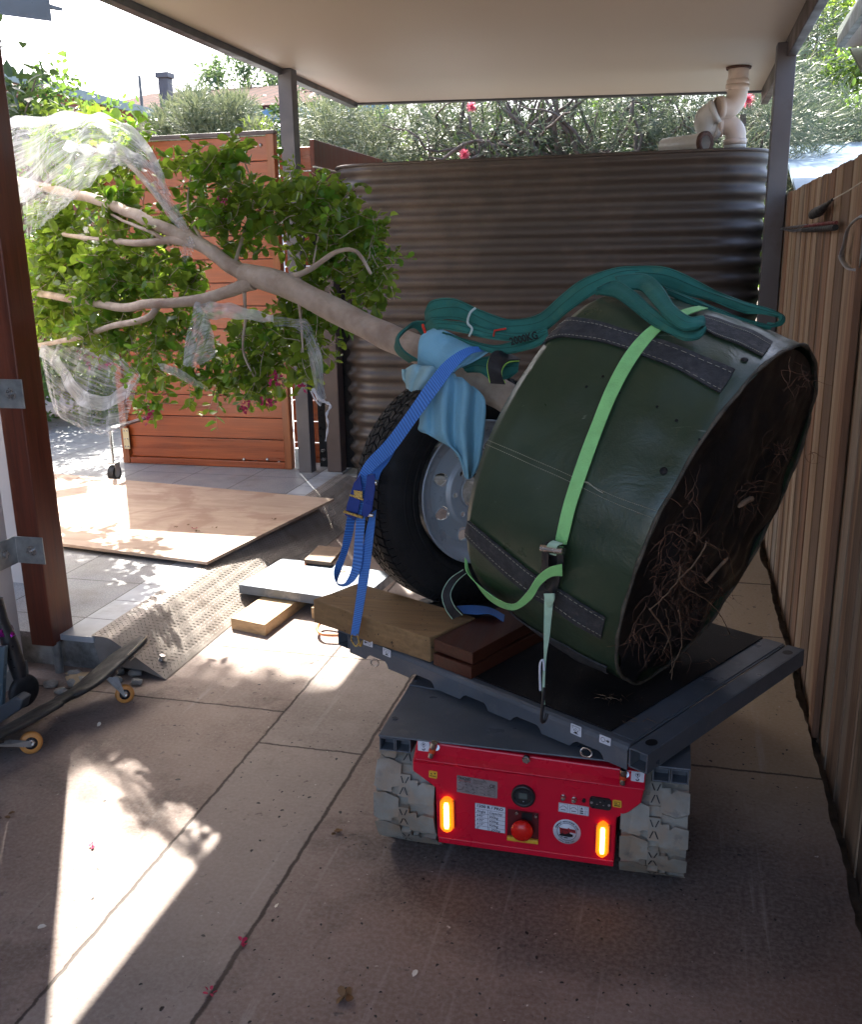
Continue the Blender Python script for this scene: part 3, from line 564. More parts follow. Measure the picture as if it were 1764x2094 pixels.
# round logo: ring lettering and a small crane drawing
c = F(1023, 597); rr_ = .0345; m = MB(); m.lathe(c, (0, -1, 0), [(.0006, rr_), (.0014, rr_), (.0015, .0001)], 48); lg = m.build('round_logo_sticker', M['white_s'], car); m = MB()
s = St(c + V((-rr_, -.0004, rr_)), c + V((rr_, -.0004, rr_)), c + V((rr_, -.0004, -rr_)), c + V((-rr_, -.0004, -rr_)))
s.arc(m, .5, .5, .35, 0, 360, .0011, .0016, 40)
t_ = 'COMPACT MINICRANE HIRE'
for i, ch in enumerate(t_):
    a = R(160 - 140 * i / (len(t_) - 1)); rad = V((math.cos(a), 0, math.sin(a)))
    if ch != ' ': put_text(m, ch, c + rad * rr_ * .78 + V((0, -.0021, 0)), V((math.sin(a), 0, -math.cos(a))), rad, .0058, None, .0001, True)
t_ = '0439 480 992'
for i, ch in enumerate(t_):
    a = R(232 + 76 * i / (len(t_) - 1)); rad = V((math.cos(a), 0, math.sin(a)))
    if ch != ' ': put_text(m, ch, c + rad * rr_ * .90 + V((0, -.0021, 0)), V((-math.sin(a), 0, math.cos(a))), -rad, .0042, None, .0001, True)
m.build('logo_lettering', M['ink'], lg); m = MB()
s.poly(m, [(.22, .68), (.28, .64), (.52, .63), (.56, .68), (.60, .64), (.80, .62), (.83, .48), (.62, .50), (.60, .38), (.25, .40), (.24, .6)], .0018); m.build('logo_drawing', M['red_ink'], lg); m = MB()
s.poly(m, [(.22, .36), (.34, .44), (.44, .40), (.55, .46), (.72, .42), (.72, .33), (.60, .30), (.24, .32)], .0022); s.rect(m, .28, .26, .36, .29, .0022); s.rect(m, .40, .24, .54, .28, .0022)
for a, b in (((.27, .6), (.5, .56)), ((.35, .55), (.35, .42)), ((.5, .6), (.6, .44)), ((.62, .6), (.8, .55))): s.line(m, a, b, .0015, .0022)
m.build('logo_drawing', M['black_ink'], lg)
# eye bolts and hex bolt
for cx_, cy_ in ((345, 172), (1306, 308)):
    a = F(cx_ + 5, cy_ - 26, .018); b = F(cx_ - 14 if cx_ < 900 else cx_ - 2, cy_ + 48, .014); d = (b - a)
    m = MB(); m.cyl(F(cx_ + 16, cy_), F(cx_ + 16, cy_, .004), .008, 24); m.tube([a, a + d * .25, a + d * .45], [.0085, .010, .007], 12); m.tube([a + d * .62, a + d * .8, a + d], [.006, .0082, .0075], 12); e_ = m.build('eye_bolt', M['chrome'], car)
    m = MB(); m.tube([a + d * .42, a + d * .64], .0088, 12); m.build('orange_band', M['orange_band'], e_)
c = F(818, 226, .004); m = MB(); m.cyl(c, c + V((0, -.009, 0)), .0105, 6); m.cyl(c, c + V((0, -.0095, 0)), .008, 16); m.build('hex_bolt', M['chrome'], car)
# tracks: belt, two rows of lugs, centre blocks with dark bow-tie marks
def track(xc, ph):
    root = bpy.data.objects.new('track', None)
    y0, y1, r, wd = 2.245, 3.10, .158, .156; Lst = (y1 - y0); tot = 2 * Lst + 2 * math.pi * r
    def at(s_, h):
        s_ %= tot; q = math.pi * r
        if s_ < q: a = math.pi / 2 + s_ / r; return V((xc, y0 + (r + h) * math.cos(a), r + .012 + (r + h) * math.sin(a)))
        s_ -= q
        if s_ < Lst: return V((xc, y0 + s_, .012 - h))
        s_ -= Lst
        if s_ < q: a = -math.pi / 2 + s_ / r; return V((xc, y1 + (r + h) * math.cos(a), r + .012 + (r + h) * math.sin(a)))
        s_ -= q; return V((xc, y1 - s_, 2 * r + .012 + h))
    m = MB(); n_ = 72; rows = []
    for i in range(n_ + 1):
        s_ = tot * i / n_; rows.append([at(s_, -.02) + V((-wd / 2, 0, 0)), at(s_, -.006) + V((-wd / 2, 0, 0)), at(s_, -.006) + V((wd / 2, 0, 0)), at(s_, -.02) + V((wd / 2, 0, 0))])
    m.grid(rows); m.uv = {}; m.sm = [False] * len(m.f); belt = m.build('track', M['track'], car)
    m = MB(); k = 0; pit = .082; n2 = round(tot / pit); pit = tot / n2
    def block(prof, ti):                        # prof: (x, ds) corner list, raised block following the belt
        top = [at(ti + ds, .008) + V((x, 0, 0)) for x, ds in prof]; bot = [at(ti + ds * 1.12, -.008) + V((x, 0, 0)) for x, ds in prof]; n = len(prof)
        m.add(top + bot, [tuple(range(n))] + [(i, (i + 1) % n, (i + 1) % n + n, i + n) for i in range(n)])
    for k in range(n2):
        t0 = k * pit + ph
        block([(-.078, -.034), (-.05, -.038), (-.016, -.028), (-.016, .020), (-.034, .024), (-.036, .036), (-.06, .034), (-.078, .026)], t0)
        block([(.078, -.026 + pit / 2 - .0), (.05, -.03 + pit / 2), (.034, -.018 + pit / 2), (.032, -.034 + pit / 2), (.016, -.032 + pit / 2), (.016, .018 + pit / 2), (.05, .026 + pit / 2), (.078, .016 + pit / 2)], t0)
    m.build('tread_lugs', M['track'], belt, .003)
    m = MB()
    for k in range(n2):
        t0 = k * pit + ph + .02; block([(-.0135, -.026), (.0135, -.026), (.0135, .026), (-.0135, .026)], t0)
    m.build('centre_blocks', M['track'], belt, .001)
    m = MB()
    for k in range(n2):
        t0 = k * pit + ph + .02
        for sx in (-1, 1):
            for (xa, sa), (xb, sb) in (((sx * .002, .004), (sx * .010, .022)), ((sx * .003, -.006), (sx * .010, -.022))):
                A_, B_ = at(t0 + sa, .0086) + V((xa, 0, 0)), at(t0 + sb, .0086) + V((xb, 0, 0)); w2 = V((.0016, 0, 0)); m.add([A_ - w2, B_ - w2, B_ + w2, A_ + w2], [(0, 1, 2, 3)])
    m.build('bow_tie_marks', M['track_mark'], belt)
    m = MB()
    for yy in (y0, y1): m.cyl((xc - wd / 2 + .02, yy, r + .012), (xc + wd / 2 - .02, yy, r + .012), r - .022, 32)
    m.box((xc, (y0 + y1) / 2, r + .012), (.08, y1 - y0, .2)); m.build('track_wheels', M['steel_grey'], belt)
track(-.6285, .0); track(.0035, .03)
# lower deck
m = MB(); m.box((-.3065, 2.647, .3715), (.775, 1.112, .005)); ld = m.build('lower_deck', M['deck'], car, .002)
def sqtube(m, o, d, ri, up, w_, h_, L, t_=.0035):
    o, d, ri, up = V(o), V(d), V(ri), V(up)
    for a, b, cw, ch in ((-w_ / 2 + t_ / 2, 0, t_, h_), (w_ / 2 - t_ / 2, 0, t_, h_), (0, h_ / 2 - t_ / 2, w_ - 2 * t_, t_), (0, -h_ / 2 + t_ / 2, w_ - 2 * t_, t_)):
        c = o + ri * a + up * b; q = [c - ri * cw / 2 - up * ch / 2, c + ri * cw / 2 - up * ch / 2, c + ri * cw / 2 + up * ch / 2, c - ri * cw / 2 + up * ch / 2]; m.prism(q, d * L)
for x in (-.671, -.629, .014, .057):
    m = MB(); sqtube(m, (x, 2.093, .3490), (0, 1, 0), (1, 0, 0), (0, 0, 1), .041, .037, 1.1); m.prism([(x - .0165, 2.13, .333), (x + .0165, 2.13, .333), (x + .0165, 2.13, .364), (x - .0165, 2.13, .364)], (0, .002, 0)); m.build('fork_tube', M['deck'], car, .001)
m = MB(); m.prism([G(838, 1399, .3745), G(968, 1421, .3745), G(968, 1424, .3745), G(838, 1402, .3745)], (0, 0, .004)); m.build('deck_seam', M['deck'], car)
for q in ((851, 1391), (808, 1470), (1235, 1535)):
    c = G(*q, .3742); m = MB(); m.cyl(c, c + V((0, 0, .003)), .008, 16); m.build('deck_bolt', M['steel_grey'], car)
m = MB(); m.cyl((-.30, 2.70, .369), (-.30, 2.70, .40), .2, 40); m.build('turntable', M['steel_grey'], car)
# upper deck, turned on its turntable
U0 = V((-.019, 2.0, .45)); eu = V((.51, .86, 0)).normalized(); ev = V((-eu.y, eu.x, 0)); Wd, Ld = .815, 1.105
def UD(u, v, z=0): return U0 + eu * u + ev * v + V((0, 0, z))
m = MB(); m.prism([UD(.03, .056, -.006), UD(Wd, .056, -.006), UD(Wd, Ld - .05, -.006), UD(.03, Ld - .05, -.006)], (0, 0, .004)); ud = m.build('upper_deck', M['deck'], car, .001)
def mesh_mat():
    n = N('black_ribbed_mat'); co = n.co(scale=(1, 1, 1), rot=(0, 0, math.atan2(eu.y, eu.x)))
    wv = n.n('TexWave'); wv.inputs['Scale'].default_value = 65; n.l(co, wv.inputs['Vector']); w2 = n.n('TexWave'); w2.bands_direction = 'Y'; w2.inputs['Scale'].default_value = 65; n.l(co, w2.inputs['Vector'])
    h = n.math('MULTIPLY', wv.outputs['Fac'], w2.outputs['Fac']); col = n.mix(n.rng(n.noise(5, 5), .4, .7), (.006, .006, .008), (.016, .016, .018)); col = n.mix(n.rng(n.noise(160, 2), .7, .74, 0, .6), col, (.2, .16, .12))
    n.set(col, .55, 0, .35); n.bump(h, .5, .003); return n.m
M['matt'] = mesh_mat()
m = MB(); m.prism([UD(.034, .125, -.001), UD(Wd - .004, .125, -.001), UD(Wd - .004, Ld - .10, -.001), UD(.034, Ld - .10, -.001)], (0, 0, .004)); m.build('rubber_mat', M['matt'], ud)
# folded side rail with notched lower edge
top = []; n_ = 0; low = [(.056, -.062)]
for c_ in (.17, .36, .54, .74, .93):
    low += [(c_ - .050, -.062), (c_ - .044, -.050), (c_ - .036, -.043), (c_ + .030, -.043), (c_ + .042, -.050), (c_ + .052, -.062)]
low += [(Ld - .05, -.062)]
poly = [UD(.003, v, z) for v, z in low] + [UD(.003, Ld - .05, -.012), UD(.003, .056, -.012)]
m = MB(); m.prism(poly, eu * .004); q = [UD(.003, .056, -.012), UD(.008, .056, -.004), UD(.016, .056, 0), UD(.032, .056, 0), UD(.032, .056, -.004), UD(.018, .056, -.004), UD(.012, .056, -.007), UD(.007, .056, -.013)]
m.prism(q, ev * (Ld - .106)); m.build('side_rail', M['deck'], car, .001)
q = [UD(Wd - (p - U0).dot(eu), .056, p.z - U0.z) for p in q]; m = MB(); m.prism(q, ev * (Ld - .106)); m.prism([UD(Wd - .003, .056, -.062), UD(Wd - .003, .056, -.012), UD(Wd - .003, Ld - .05, -.012), UD(Wd - .003, Ld - .05, -.062)], eu * -.004); m.build('side_rail', M['deck'], car, .001)
for v0 in (.025, Ld - .025):
    m = MB(); sqtube(m, UD(0, v0, -.025), eu, ev, (0, 0, 1), .050, .050, Wd, .004); m.prism([UD(.04, v0 - .021, -.046), UD(.04, v0 + .021, -.046), UD(.04, v0 + .021, -.004), UD(.04, v0 - .021, -.004)], eu * .002); tb = m.build('end_tube', M['deck'], car, .0015)
    for u in (.055, Wd - .055):
        m = MB(); c = UD(u, v0, .0006); m.add([c + eu * .017 * math.cos(k * .26) + ev * .0135 * math.sin(k * .26) for k in range(24)], [tuple(range(24))]); m.build('tube_hole', M['black_ink'], tb)
m = MB(); m.prism([UD(.034, .062, -.002), UD(Wd - .002, .062, -.002), UD(Wd - .002, .118, -.002), UD(.034, .118, -.002)], (0, 0, .003)); m.build('steel_strip', M['deck'], ud, .0008)
def side_sticker(cs, kind):
    q = [PL(*c, UD(.0022, 0), eu) for c in cs]; s = St(*q); pl = s.panel('side_sticker', M['white_s'], car, .0008, .0006, .1); m = MB()
    if kind == 'ring': s.arc(m, .32, .5, .27, 0, 360, .0012); s.poly(m, [(.58, .42), (.58, .58), (.74, .58), (.74, .72), (.92, .5), (.74, .28), (.74, .42)])
    elif kind == 'ringl': s.arc(m, .68, .5, .27, 0, 360, .0012); s.poly(m, [(.42, .42), (.42, .58), (.26, .58), (.26, .72), (.08, .5), (.26, .28), (.26, .42)])
    else:
        s.line(m, (.12, .82), (.88, .82), .0008)
        for k in range(6): s.line(m, (.16 + .12 * k, .82), (.22 + .12 * k, .92), .0006)
        s.arc(m, .5, .55, .24, 180, 360, .0014); s.line(m, (.18, .55), (.18, .8), .0012); s.line(m, (.82, .55), (.82, .8), .0012); s.arc(m, .5, .55, .1, 0, 300, .001); s.poly(m, [(.25, .14), (.75, .14), (.5, .34)])
    m.build('sticker_print', M['black_ink'], pl)
side_sticker(((1169, 1478), (1191, 1487), (1190, 1508), (1168, 1498)), 'hook')
side_sticker(((1228, 1501), (1251, 1510), (1250, 1526), (1227, 1517)), 'ring')
side_sticker(((744, 1305), (763, 1312), (763, 1324), (744, 1318)), 'ringl'); side_sticker(((784, 1323), (800, 1330), (800, 1345), (784, 1338)), 'hook')
for v in (.165, .93):
    c = UD(-.006, v, -.055); m = MB(); m.tube([c + eu * -.006 * math.sin(a) + ev * .016 * math.cos(a) + V((0, 0, -.008 * math.sin(a))) for a in [k * .349 for k in range(19)]], .0026, 8); m.build('tie_ring', M['chrome'], car)
# ------------------------------------------------------------------ timbers on the deck
def timber_mat(name, c1, c2, end, **k): return wood(name, c1, c2, 0, .8, .65, .4, **k)
M['yellow_wood'] = wood('rough_yellow_pine', (.21, .12, .05), (.38, .235, .105), 0, .55, .7, .6, knots=(.06, .035, .02))
M['jarrah'] = wood('dark_red_hardwood', (.055, .014, .007), (.115, .032, .015), 1, .7, .45, .25)
def beam(name, fl, fr, br_, z0, z1, mt, label, cat, wob=.0025, bev=.003):
    a, b, c = G(*fl, z1), G(*fr, z1), G(*br_, z1); d = a + (c - b); m = MB(); h = V((0, 0, z1 - z0)); nn = 12
    pts = []
    q = [a, b, c, d]; m.prism([p - h for p in q], h); o = m.build(name, mt, None)
    me = o.data; bm = bmesh.new(); bm.from_mesh(me); bmesh.ops.subdivide_edges(bm, edges=bm.edges[:], cuts=7, use_grid_fill=True)
    for v in bm.verts: v.co += V((noise.noise(v.co * 9), noise.noise(v.co * 9 + V((5, 0, 0))), noise.noise(v.co * 9 + V((0, 7, 0))))) * wob
    bm.to_mesh(me); bm.free(); b_ = o.modifiers.new('b', 'BEVEL'); b_.width = bev; b_.segments = 2; b_.limit_method = 'ANGLE'; b_.angle_limit = R(40); return tag(o, label, cat)
beam('timber_beam', (641, 1226), (880, 1305), (972, 1262), .452, .528, M['yellow_wood'], 'big rough yellow pine beam chocking the spare wheel on the deck edge', 'timber beam', .004, .004)
beam('hardwood_board', (888, 1307), (967, 1335), (1120, 1253), .4895, .524, M['jarrah'], 'upper dark red hardwood board of the pair beside the yellow beam', 'board', .001, .0015)
beam('hardwood_board', (887, 1336), (964, 1365), (1118, 1284), .4515, .4865, M['jarrah'], 'lower dark red hardwood board under its twin, resting on the rubber mat', 'board', .001, .0015)
# ------------------------------------------------------------------ root bag
BC = V((.127, 2.369, .903)); BA = V((-.865, .402, .301)).normalized(); BR = .462; BL = .42
bu = BA.cross(V((0, 0, 1))).normalized(); bv = bu.cross(BA).normalized(); bv = bv if bv.z > 0 else -bv; bu = BA.cross(bv)
BP = [(-.006, .452), (.0, .4545), (.02, .458), (.10, .463), (.20, .466), (.32, .466), (.40, .463), (.435, .455), (.458, .436), (.472, .40), (.485, .30), (.495, .20), (.50, .10)]
BT = .50
def brad(t):
    for (a, ra), (b, rb) in zip(BP, BP[1:]):
        if t <= b: return ra + (rb - ra) * max(0, (t - a) / (b - a))
    return BP[-1][1]
def blump(t, a):
    k = V((math.cos(a) * 1.5, math.sin(a) * 1.5, t * 3.5)); l = .014 * noise.noise(k) + .006 * noise.noise(k * 3.2) + .004 * noise.noise(V((math.cos(a) * 9, math.sin(a) * 9, t * 3))) * max(0, 1 - t / .2)
    flat = max(0, math.cos(a - math.pi * 1.5)) ** 6                              # sags where it sits on the deck
    return l - .012 * flat
def bpt(t, a, off=0): r = brad(t) + blump(t, a) * min(1, (BL + .1 - t) / .15) + off; return BC + BA * t + (bu * math.cos(a) + bv * math.sin(a)) * r
def bagP(x, y, off=.004):                   # sight line of a photo point meets the bag skin
    d = ray(x, y).normalized(); best = None; s_ = 1.2; prev = None
    def fn(s):
        p = O + d * s; q = p - BC; t = q.dot(BA); rad = q - BA * t
        return rad.length - (brad(min(max(t, 0), BT)) + off) if -.05 < t < BT else (rad.length - .3 + 1), t, rad
    mn = (9, None)
    while s_ < 3.6:
        v, t, rad = fn(s_)
        if v < mn[0]: mn = (v, s_)
        if v < 0:
            lo, hi = s_ - .02, s_
            for _ in range(14):
                mid = (lo + hi) / 2
                if fn(mid)[0] < 0: hi = mid
                else: lo = mid
            s_ = hi; break
        s_ += .02
    else: s_ = mn[1]
    p = O + d * s_; q = p - BC; t = q.dot(BA); rad = q - BA * t; a = math.atan2(rad.dot(bv), rad.dot(bu)); return bpt(min(max(t, -.006), BT), a, off)
def bta(x, y):
    p = bagP(x, y, 0); q = p - BC; t = q.dot(BA); rad = q - BA * t; return t, math.atan2(rad.dot(bv), rad.dot(bu))
def bagmat():
    n = N('dark_green_pvc_tarpaulin'); a = n.noise(4, 5, .6); fine = n.n('TexWave'); 
    col = n.mix(n.rng(a, .3, .7), (.022, .043, .022), (.036, .062, .032)); col = n.mix(n.rng(n.noise(7, 7, .7), .58, .75, 0, .45), col, (.055, .055, .035))
    scr = n.noise(1, 4, .6, n.co(scale=(6, 90, 30), rot=(.4, .6, .2))); col = n.mix(n.rng(scr, .70, .76, 0, .5), col, (.30, .34, .28))
    n.set(col, n.rng(n.noise(11, 5, .6), .3, .7, .26, .48), 0, .55); ch = n.n('TexChecker'); 
    nz = n.noise(260, 2); w1 = n.noise(9, 4, .6, None, 1.2); n.bump(n.math('ADD', n.math('MULTIPLY', nz, .12), n.math('MULTIPLY', w1, 1.0)), .24, .012); return n.m
M['bag'] = bagmat()
M['webbing'] = mat('charcoal_webbing', (.035, .037, .04), .75, 0, var=.25, sc=30, bump=.6, bsc=230, dirt=(.09, .085, .08), dsc=40)
M['thread'] = mat('pale_thread', (.34, .34, .26), .8); M['bagbase'] = mat('black_soiled_bag_base', (.009, .008, .008), .5, 0, var=.6, sc=7, bump=.7, bsc=22, dirt=(.034, .023, .017), dsc=6, dlo=.52, dhi=.78)
M['root'] = mat('fibrous_root', (.13, .065, .038), .85, 0, var=.4, sc=40, bump=.1); M['root_pale'] = mat('pale_root', (.24, .155, .095), .8, 0, var=.3, sc=40, bump=.1); M['rim_m'] = mat('muddy_bag_rim', (.085, .075, .055), .8, 0, var=.5, sc=20, bump=.5, dirt=(.03, .03, .02), dsc=14)
bag = thing('root_bag', bpt(0, -math.pi / 2), 'big dark green root bag of soil lying tilted on the upper deck', 'root bag')
m = MB(); ts = [-.006, 0, .01, .02] + [.03 + .39 * k / 34 for k in range(34)] + [.42 + .08 * k / 18 for k in range(19)]; na = 150
rows = [[bpt(t, 2 * math.pi * k / na) for k in range(na + 1)] for t in ts]; m.grid(rows)
for i, (k_, uv) in enumerate(list(m.uv.items())): pass
m.build('bag_skin', M['bag'], bag)
# base: soil-soaked fabric bulging a little, set back inside the rim
m = MB(); rows = []
for i in range(70):
    f_ = i / 69; rows.append([BC + BA * (.006 - .034 * math.cos(f_ * 1.57) + .03 * noise.noise(V((f_ * 3 * math.cos(k * .0698), f_ * 3 * math.sin(k * .0698), 4))) + .012 * noise.noise(V((f_ * 9 * math.cos(k * .0698), f_ * 4 * math.sin(k * .0698), 9))) * (1 - f_ ** 4)) + (bu * math.cos(k * .0698) + bv * math.sin(k * .0698)) * max(f_ * .449, .0005) for k in range(91)])
m.grid(rows); m.uv = {}; m.build('bag_base', M['bagbase'], bag)
m = MB(); m.tube([bpt(-.003, 2 * math.pi * k / 120, .001) + BA * (.004 * noise.noise(V((k * .3, 0, 0)))) for k in range(121)], [.0045 + .0028 * noise.noise(V((k * .4, 9, 0))) for k in range(121)], 7, cap=False); m.build('bag_rim', M['rim_m'], bag)
# lifting webbing stitched on the skin
def strip_on_bag(pts_a, pts_b, name, mt, par, off=.005, n=40, k=7, solid=.004, stitch=True):
    A = cr([V((x, y, 0)) for x, y in pts_a], n); B = cr([V((x, y, 0)) for x, y in pts_b], n)
    rows = []
    for j in range(k):
        f_ = j / (k - 1); rows.append([bagP(*(A[i].lerp(B[i], f_)).xy, off) for i in range(n)])
    m = MB(); m.grid(rows); o = m.build(name, mt, par, solid=solid)
    if stitch:
        m = MB()
        for f_ in (.14, .86):
            q = [bagP(*(A[i].lerp(B[i], f_)).xy, off + .0032) for i in range(n)]
            for i in range(0, n - 1): m.tube([q[i], q[i].lerp(q[i + 1], .62)], .0007, 4, cap=False)
        m.build('stitching', M['thread'], o)
    return o
strip_on_bag([(1128, 668), (1165, 650), (1240, 664), (1350, 700), (1504, 760)], [(1110, 700), (1160, 688), (1250, 707), (1350, 745), (1474, 803)], 'webbing', M['webbing'], bag)
strip_on_bag([(1440, 650), (1480, 660), (1530, 680), (1580, 704)], [(1425, 668), (1465, 688), (1510, 706), (1560, 732)], 'webbing', M['webbing'], bag)
strip_on_bag([(958, 1065), (1000, 1100), (1070, 1155), (1150, 1205), (1240, 1262)], [(950, 1095), (990, 1140), (1060, 1195), (1150, 1252), (1232, 1305)], 'webbing', M['webbing'], bag)
strip_on_bag([(975, 1205), (1040, 1255), (1130, 1300), (1245, 1360)], [(985, 1228), (1050, 1275), (1130, 1322), (1240, 1385)], 'webbing', M['webbing'], bag, stitch=False)
def seam(pts, par, name='seam', r=.0009, off=.0035, dash=True, n=90, mt=None):
    q = [bagP(p.x, p.y, off) for p in cr([V((x, y, 0)) for x, y in pts], n)]; m = MB()
    if dash:
        for i in range(n - 1): m.tube([q[i], q[i].lerp(q[i + 1], .6)], r, 4, cap=False)
    else: m.tube(q, r, 5)
    m.build(name, mt or M['thread'], par)
seam([(993, 898), (1080, 935), (1180, 978), (1260, 1015), (1345, 1045)], bag); seam([(993, 908), (1080, 947), (1180, 991), (1260, 1029), (1340, 1060)], bag)
seam([(1190, 985), (1205, 987), (1222, 1000), (1236, 1008)], bag, 'loose_thread', .0012, .005, False, 20)
M['hole_m'] = mat('dark_eyelet', (.006, .005, .005), .8)
for x, y, r in ((1358, 963, .0085), (1523, 740, .0085), (1268, 804, .003), (1346, 836, .003), (1385, 862, .0035), (1432, 900, .003), (1234, 770, .003), (1200, 790, .003)):
    p = bagP(x, y, .0022); q = p - BC; nn = (q - BA * q.dot(BA)).normalized(); m = MB(); m.lathe(p, nn, [(0, r), (.001, r * .9), (.0012, .0001)], 18); m.build('drain_eyelet', M['hole_m'], bag)
# roots
random.seed(21)
def base_pt(x, y): return PL(x, y, BC - BA * .03, BA)
def rootlet(m, p, d, L, r, kink=.6, n=9):
    pts = [p]; d = d.normalized()
    for i in range(n): d = (d + V((random.uniform(-1, 1), random.uniform(-1, 1), random.uniform(-1, 1))) * kink * .45 + V((0, 0, -.06))).normalized(); pts.append(pts[-1] + d * L / n)
    m.tube(pts, [r * (1 - .75 * i / n) for i in range(n + 1)], 5); return pts
inpl = lambda: (bu * random.uniform(-1, 1) + bv * random.uniform(-1, .6) - BA * random.uniform(0, .35))
m = MB()
for cxy, n_, sp in (((1380, 1170), 60, 32), ((1290, 1285), 22, 18), ((1340, 1095), 16, 20), ((1330, 1110), 12, 14), ((1400, 1250), 26, 20), ((1400, 1015), 8, 12), ((1600, 735), 12, 14), ((1590, 925), 16, 12), ((1640, 770), 8, 12), ((1300, 1150), 10, 14), ((1420, 1100), 18, 25), ((1460, 1210), 12, 18), ((1530, 1010), 14, 14), ((1350, 1310), 14, 20), ((1660, 930), 5, 6)):
    for k in range(n_ * 2):
        p = base_pt(cxy[0] + random.gauss(0, sp), cxy[1] + random.gauss(0, sp))
        if (p - BC).length > .45: continue
        rootlet(m, p, inpl(), random.uniform(.03, .10), random.uniform(.0004, .0011), 1.1)
m.build('fine_roots', M['root'], bag)
m = MB()
for pts, r in (([(1430, 1100), (1415, 1135), (1380, 1175), (1345, 1215), (1320, 1240)], .0035), ([(1382, 1155), (1386, 1190), (1440, 1225), (1470, 1262), (1482, 1290)], .003), ([(1430, 1100), (1455, 1115), (1478, 1125), (1490, 1180)], .002), ([(1405, 1080), (1420, 1100), (1450, 1115)], .002), ([(1320, 1240), (1350, 1290), (1365, 1330), (1360, 1380)], .003), ([(1375, 1240), (1385, 1310), (1360, 1370)], .003), ([(1350, 1240), (1362, 1290), (1345, 1330)], .002)):
    q = [base_pt(*p) - BA * (.012 + .01 * random.random()) for p in pts]; q = cr(q, 26); q = [p + V((noise.noise(p * 60), noise.noise(p * 60 + V((3, 0, 0))), noise.noise(p * 60 + V((0, 5, 0))))) * .003 for p in q]; m.tube(q, [r * .7 * (1 - .6 * i / 25) for i in range(26)], 6)
m.build('long_roots', M['root_pale'], bag)
for a, b, r in (((1475, 1133), (1432, 1185), .0045), ((1525, 1012), (1500, 1030), .007)):
    m = MB(); A_, B_ = base_pt(*a) - BA * .02, base_pt(*b) - BA * .016; m.tube(cr([A_, A_.lerp(B_, .5) + V((.002, 0, .004)), B_], 8), [r * .7, r, r, r * .9, r, r, r * .9, r * .6], 7); m.build('cut_root', M['root_pale'], bag)
# root crumbs fallen on the mat
m = MB()
for cxy, n_ in (((1250, 1425), 16), ((1300, 1475), 5), ((1450, 1350), 5), ((1500, 1300), 3)):
    for k in range(n_): rootlet(m, G(cxy[0] + random.gauss(0, 14), cxy[1] + random.gauss(0, 5), .4545), V((random.uniform(-1, 1), random.uniform(-1, 1), .03)), random.uniform(.02, .05), .0011, .5)
for v in range(len(m.v)): m.v[v].z = max(m.v[v].z, .4545)
tag(m.build('root_crumbs', M['root_pale']), 'dry root fibres fallen on the black rubber mat', 'root scraps')
# ------------------------------------------------------------------ spare wheel
WN = V((.738, -.672, .043)).normalized(); WC = V((-.575, 2.868, .829))
M['tyre'] = mat('black_tyre_rubber', (.014, .0135, .0135), .68, 0, var=.35, sc=9, bump=.12, bsc=90, spec=.4)
M['rimm'] = mat('silver_grey_wheel_paint', (.40, .44, .47), .38, .2, var=.06, sc=8, bump=.02)
wl = thing('spare_wheel', WC - V((0, 0, .378)), 'large black tyre on a silver steel rim standing on the deck behind the yellow beam', 'wheel')
T = .0; hw = .0875; wu = WN.cross(V((0, 0, 1))).normalized(); wv = wu.cross(WN)
prof = [(-.035, .222), (-.008, .236), (.006, .262), (.010, .30), (.002, .335), (-.008, .352), (-.016, .360)]
prof = [(a, b) for a, b in prof] + [(-.020, .366), (-.040, .369), (-.087, .371), (-.134, .369), (-.154, .366)] + [(-.158, .360), (-.166, .352), (-.176, .335), (-.184, .30), (-.180, .262), (-.166, .236), (-.14, .222)]
m = MB(); m.lathe(WC, WN, prof, 120); m.build('tyre', M['tyre'], wl)
m = MB()
def wpt(a, t, r): return WC + WN * t + (wu * math.cos(a) + wv * math.sin(a)) * r
nb = 78
for k in range(nb):
    a0 = 2 * math.pi * k / nb; da = 2 * math.pi / nb
    for (t0, t1, sh, sk) in ((-.020, -.046, 0, .25), (-.051, -.071, .4, -.5), (-.076, -.098, .1, .5), (-.103, -.123, .6, -.5), (-.128, -.154, 0, .25)):
        s0 = a0 + sh * da; g = da * .78; q = [(s0, t0), (s0 + g, t0), (s0 + g + sk * da, t1), (s0 + sk * da, t1)]
        top = [wpt(a, t, .3775 if -.03 > t > -.145 else .3735) for a, t in q]; bot = [wpt(a, t, .362) for a, t in q]; m.add(top + bot, [(0, 1, 2, 3)] + [(i, (i + 1) % 4, (i + 1) % 4 + 4, i + 4) for i in range(4)])
    for t0, sg in ((-.012, 1), (-.162, -1)):          # shoulder blocks running down the sidewall
        s0 = a0; g = da * .55; q = [(s0, -.0175 if sg > 0 else -.1565, .371), (s0 + g, -.0175 if sg > 0 else -.1565, .371), (s0 + g, -.0085 if sg > 0 else -.1655, .3545), (s0, -.0085 if sg > 0 else -.1655, .3545)]
        m.add([wpt(a, t + sg * .0025, r) for a, t, r in q] + [wpt(a, t - sg * .004, r - .003) for a, t, r in q], [(0, 1, 2, 3)] + [(i, (i + 1) % 4, (i + 1) % 4 + 4, i + 4) for i in range(4)])
m.build('tread_blocks', M['tyre'], wl)
m = MB(); m.lathe(WC, WN, [(.0115, .292), (.0125, .296), (.0115, .30)], 100); m.lathe(WC, WN, [(.0075, .262), (.0095, .2635), (.0075, .265)], 100); m.build('sidewall_ribs', M['tyre'], wl)
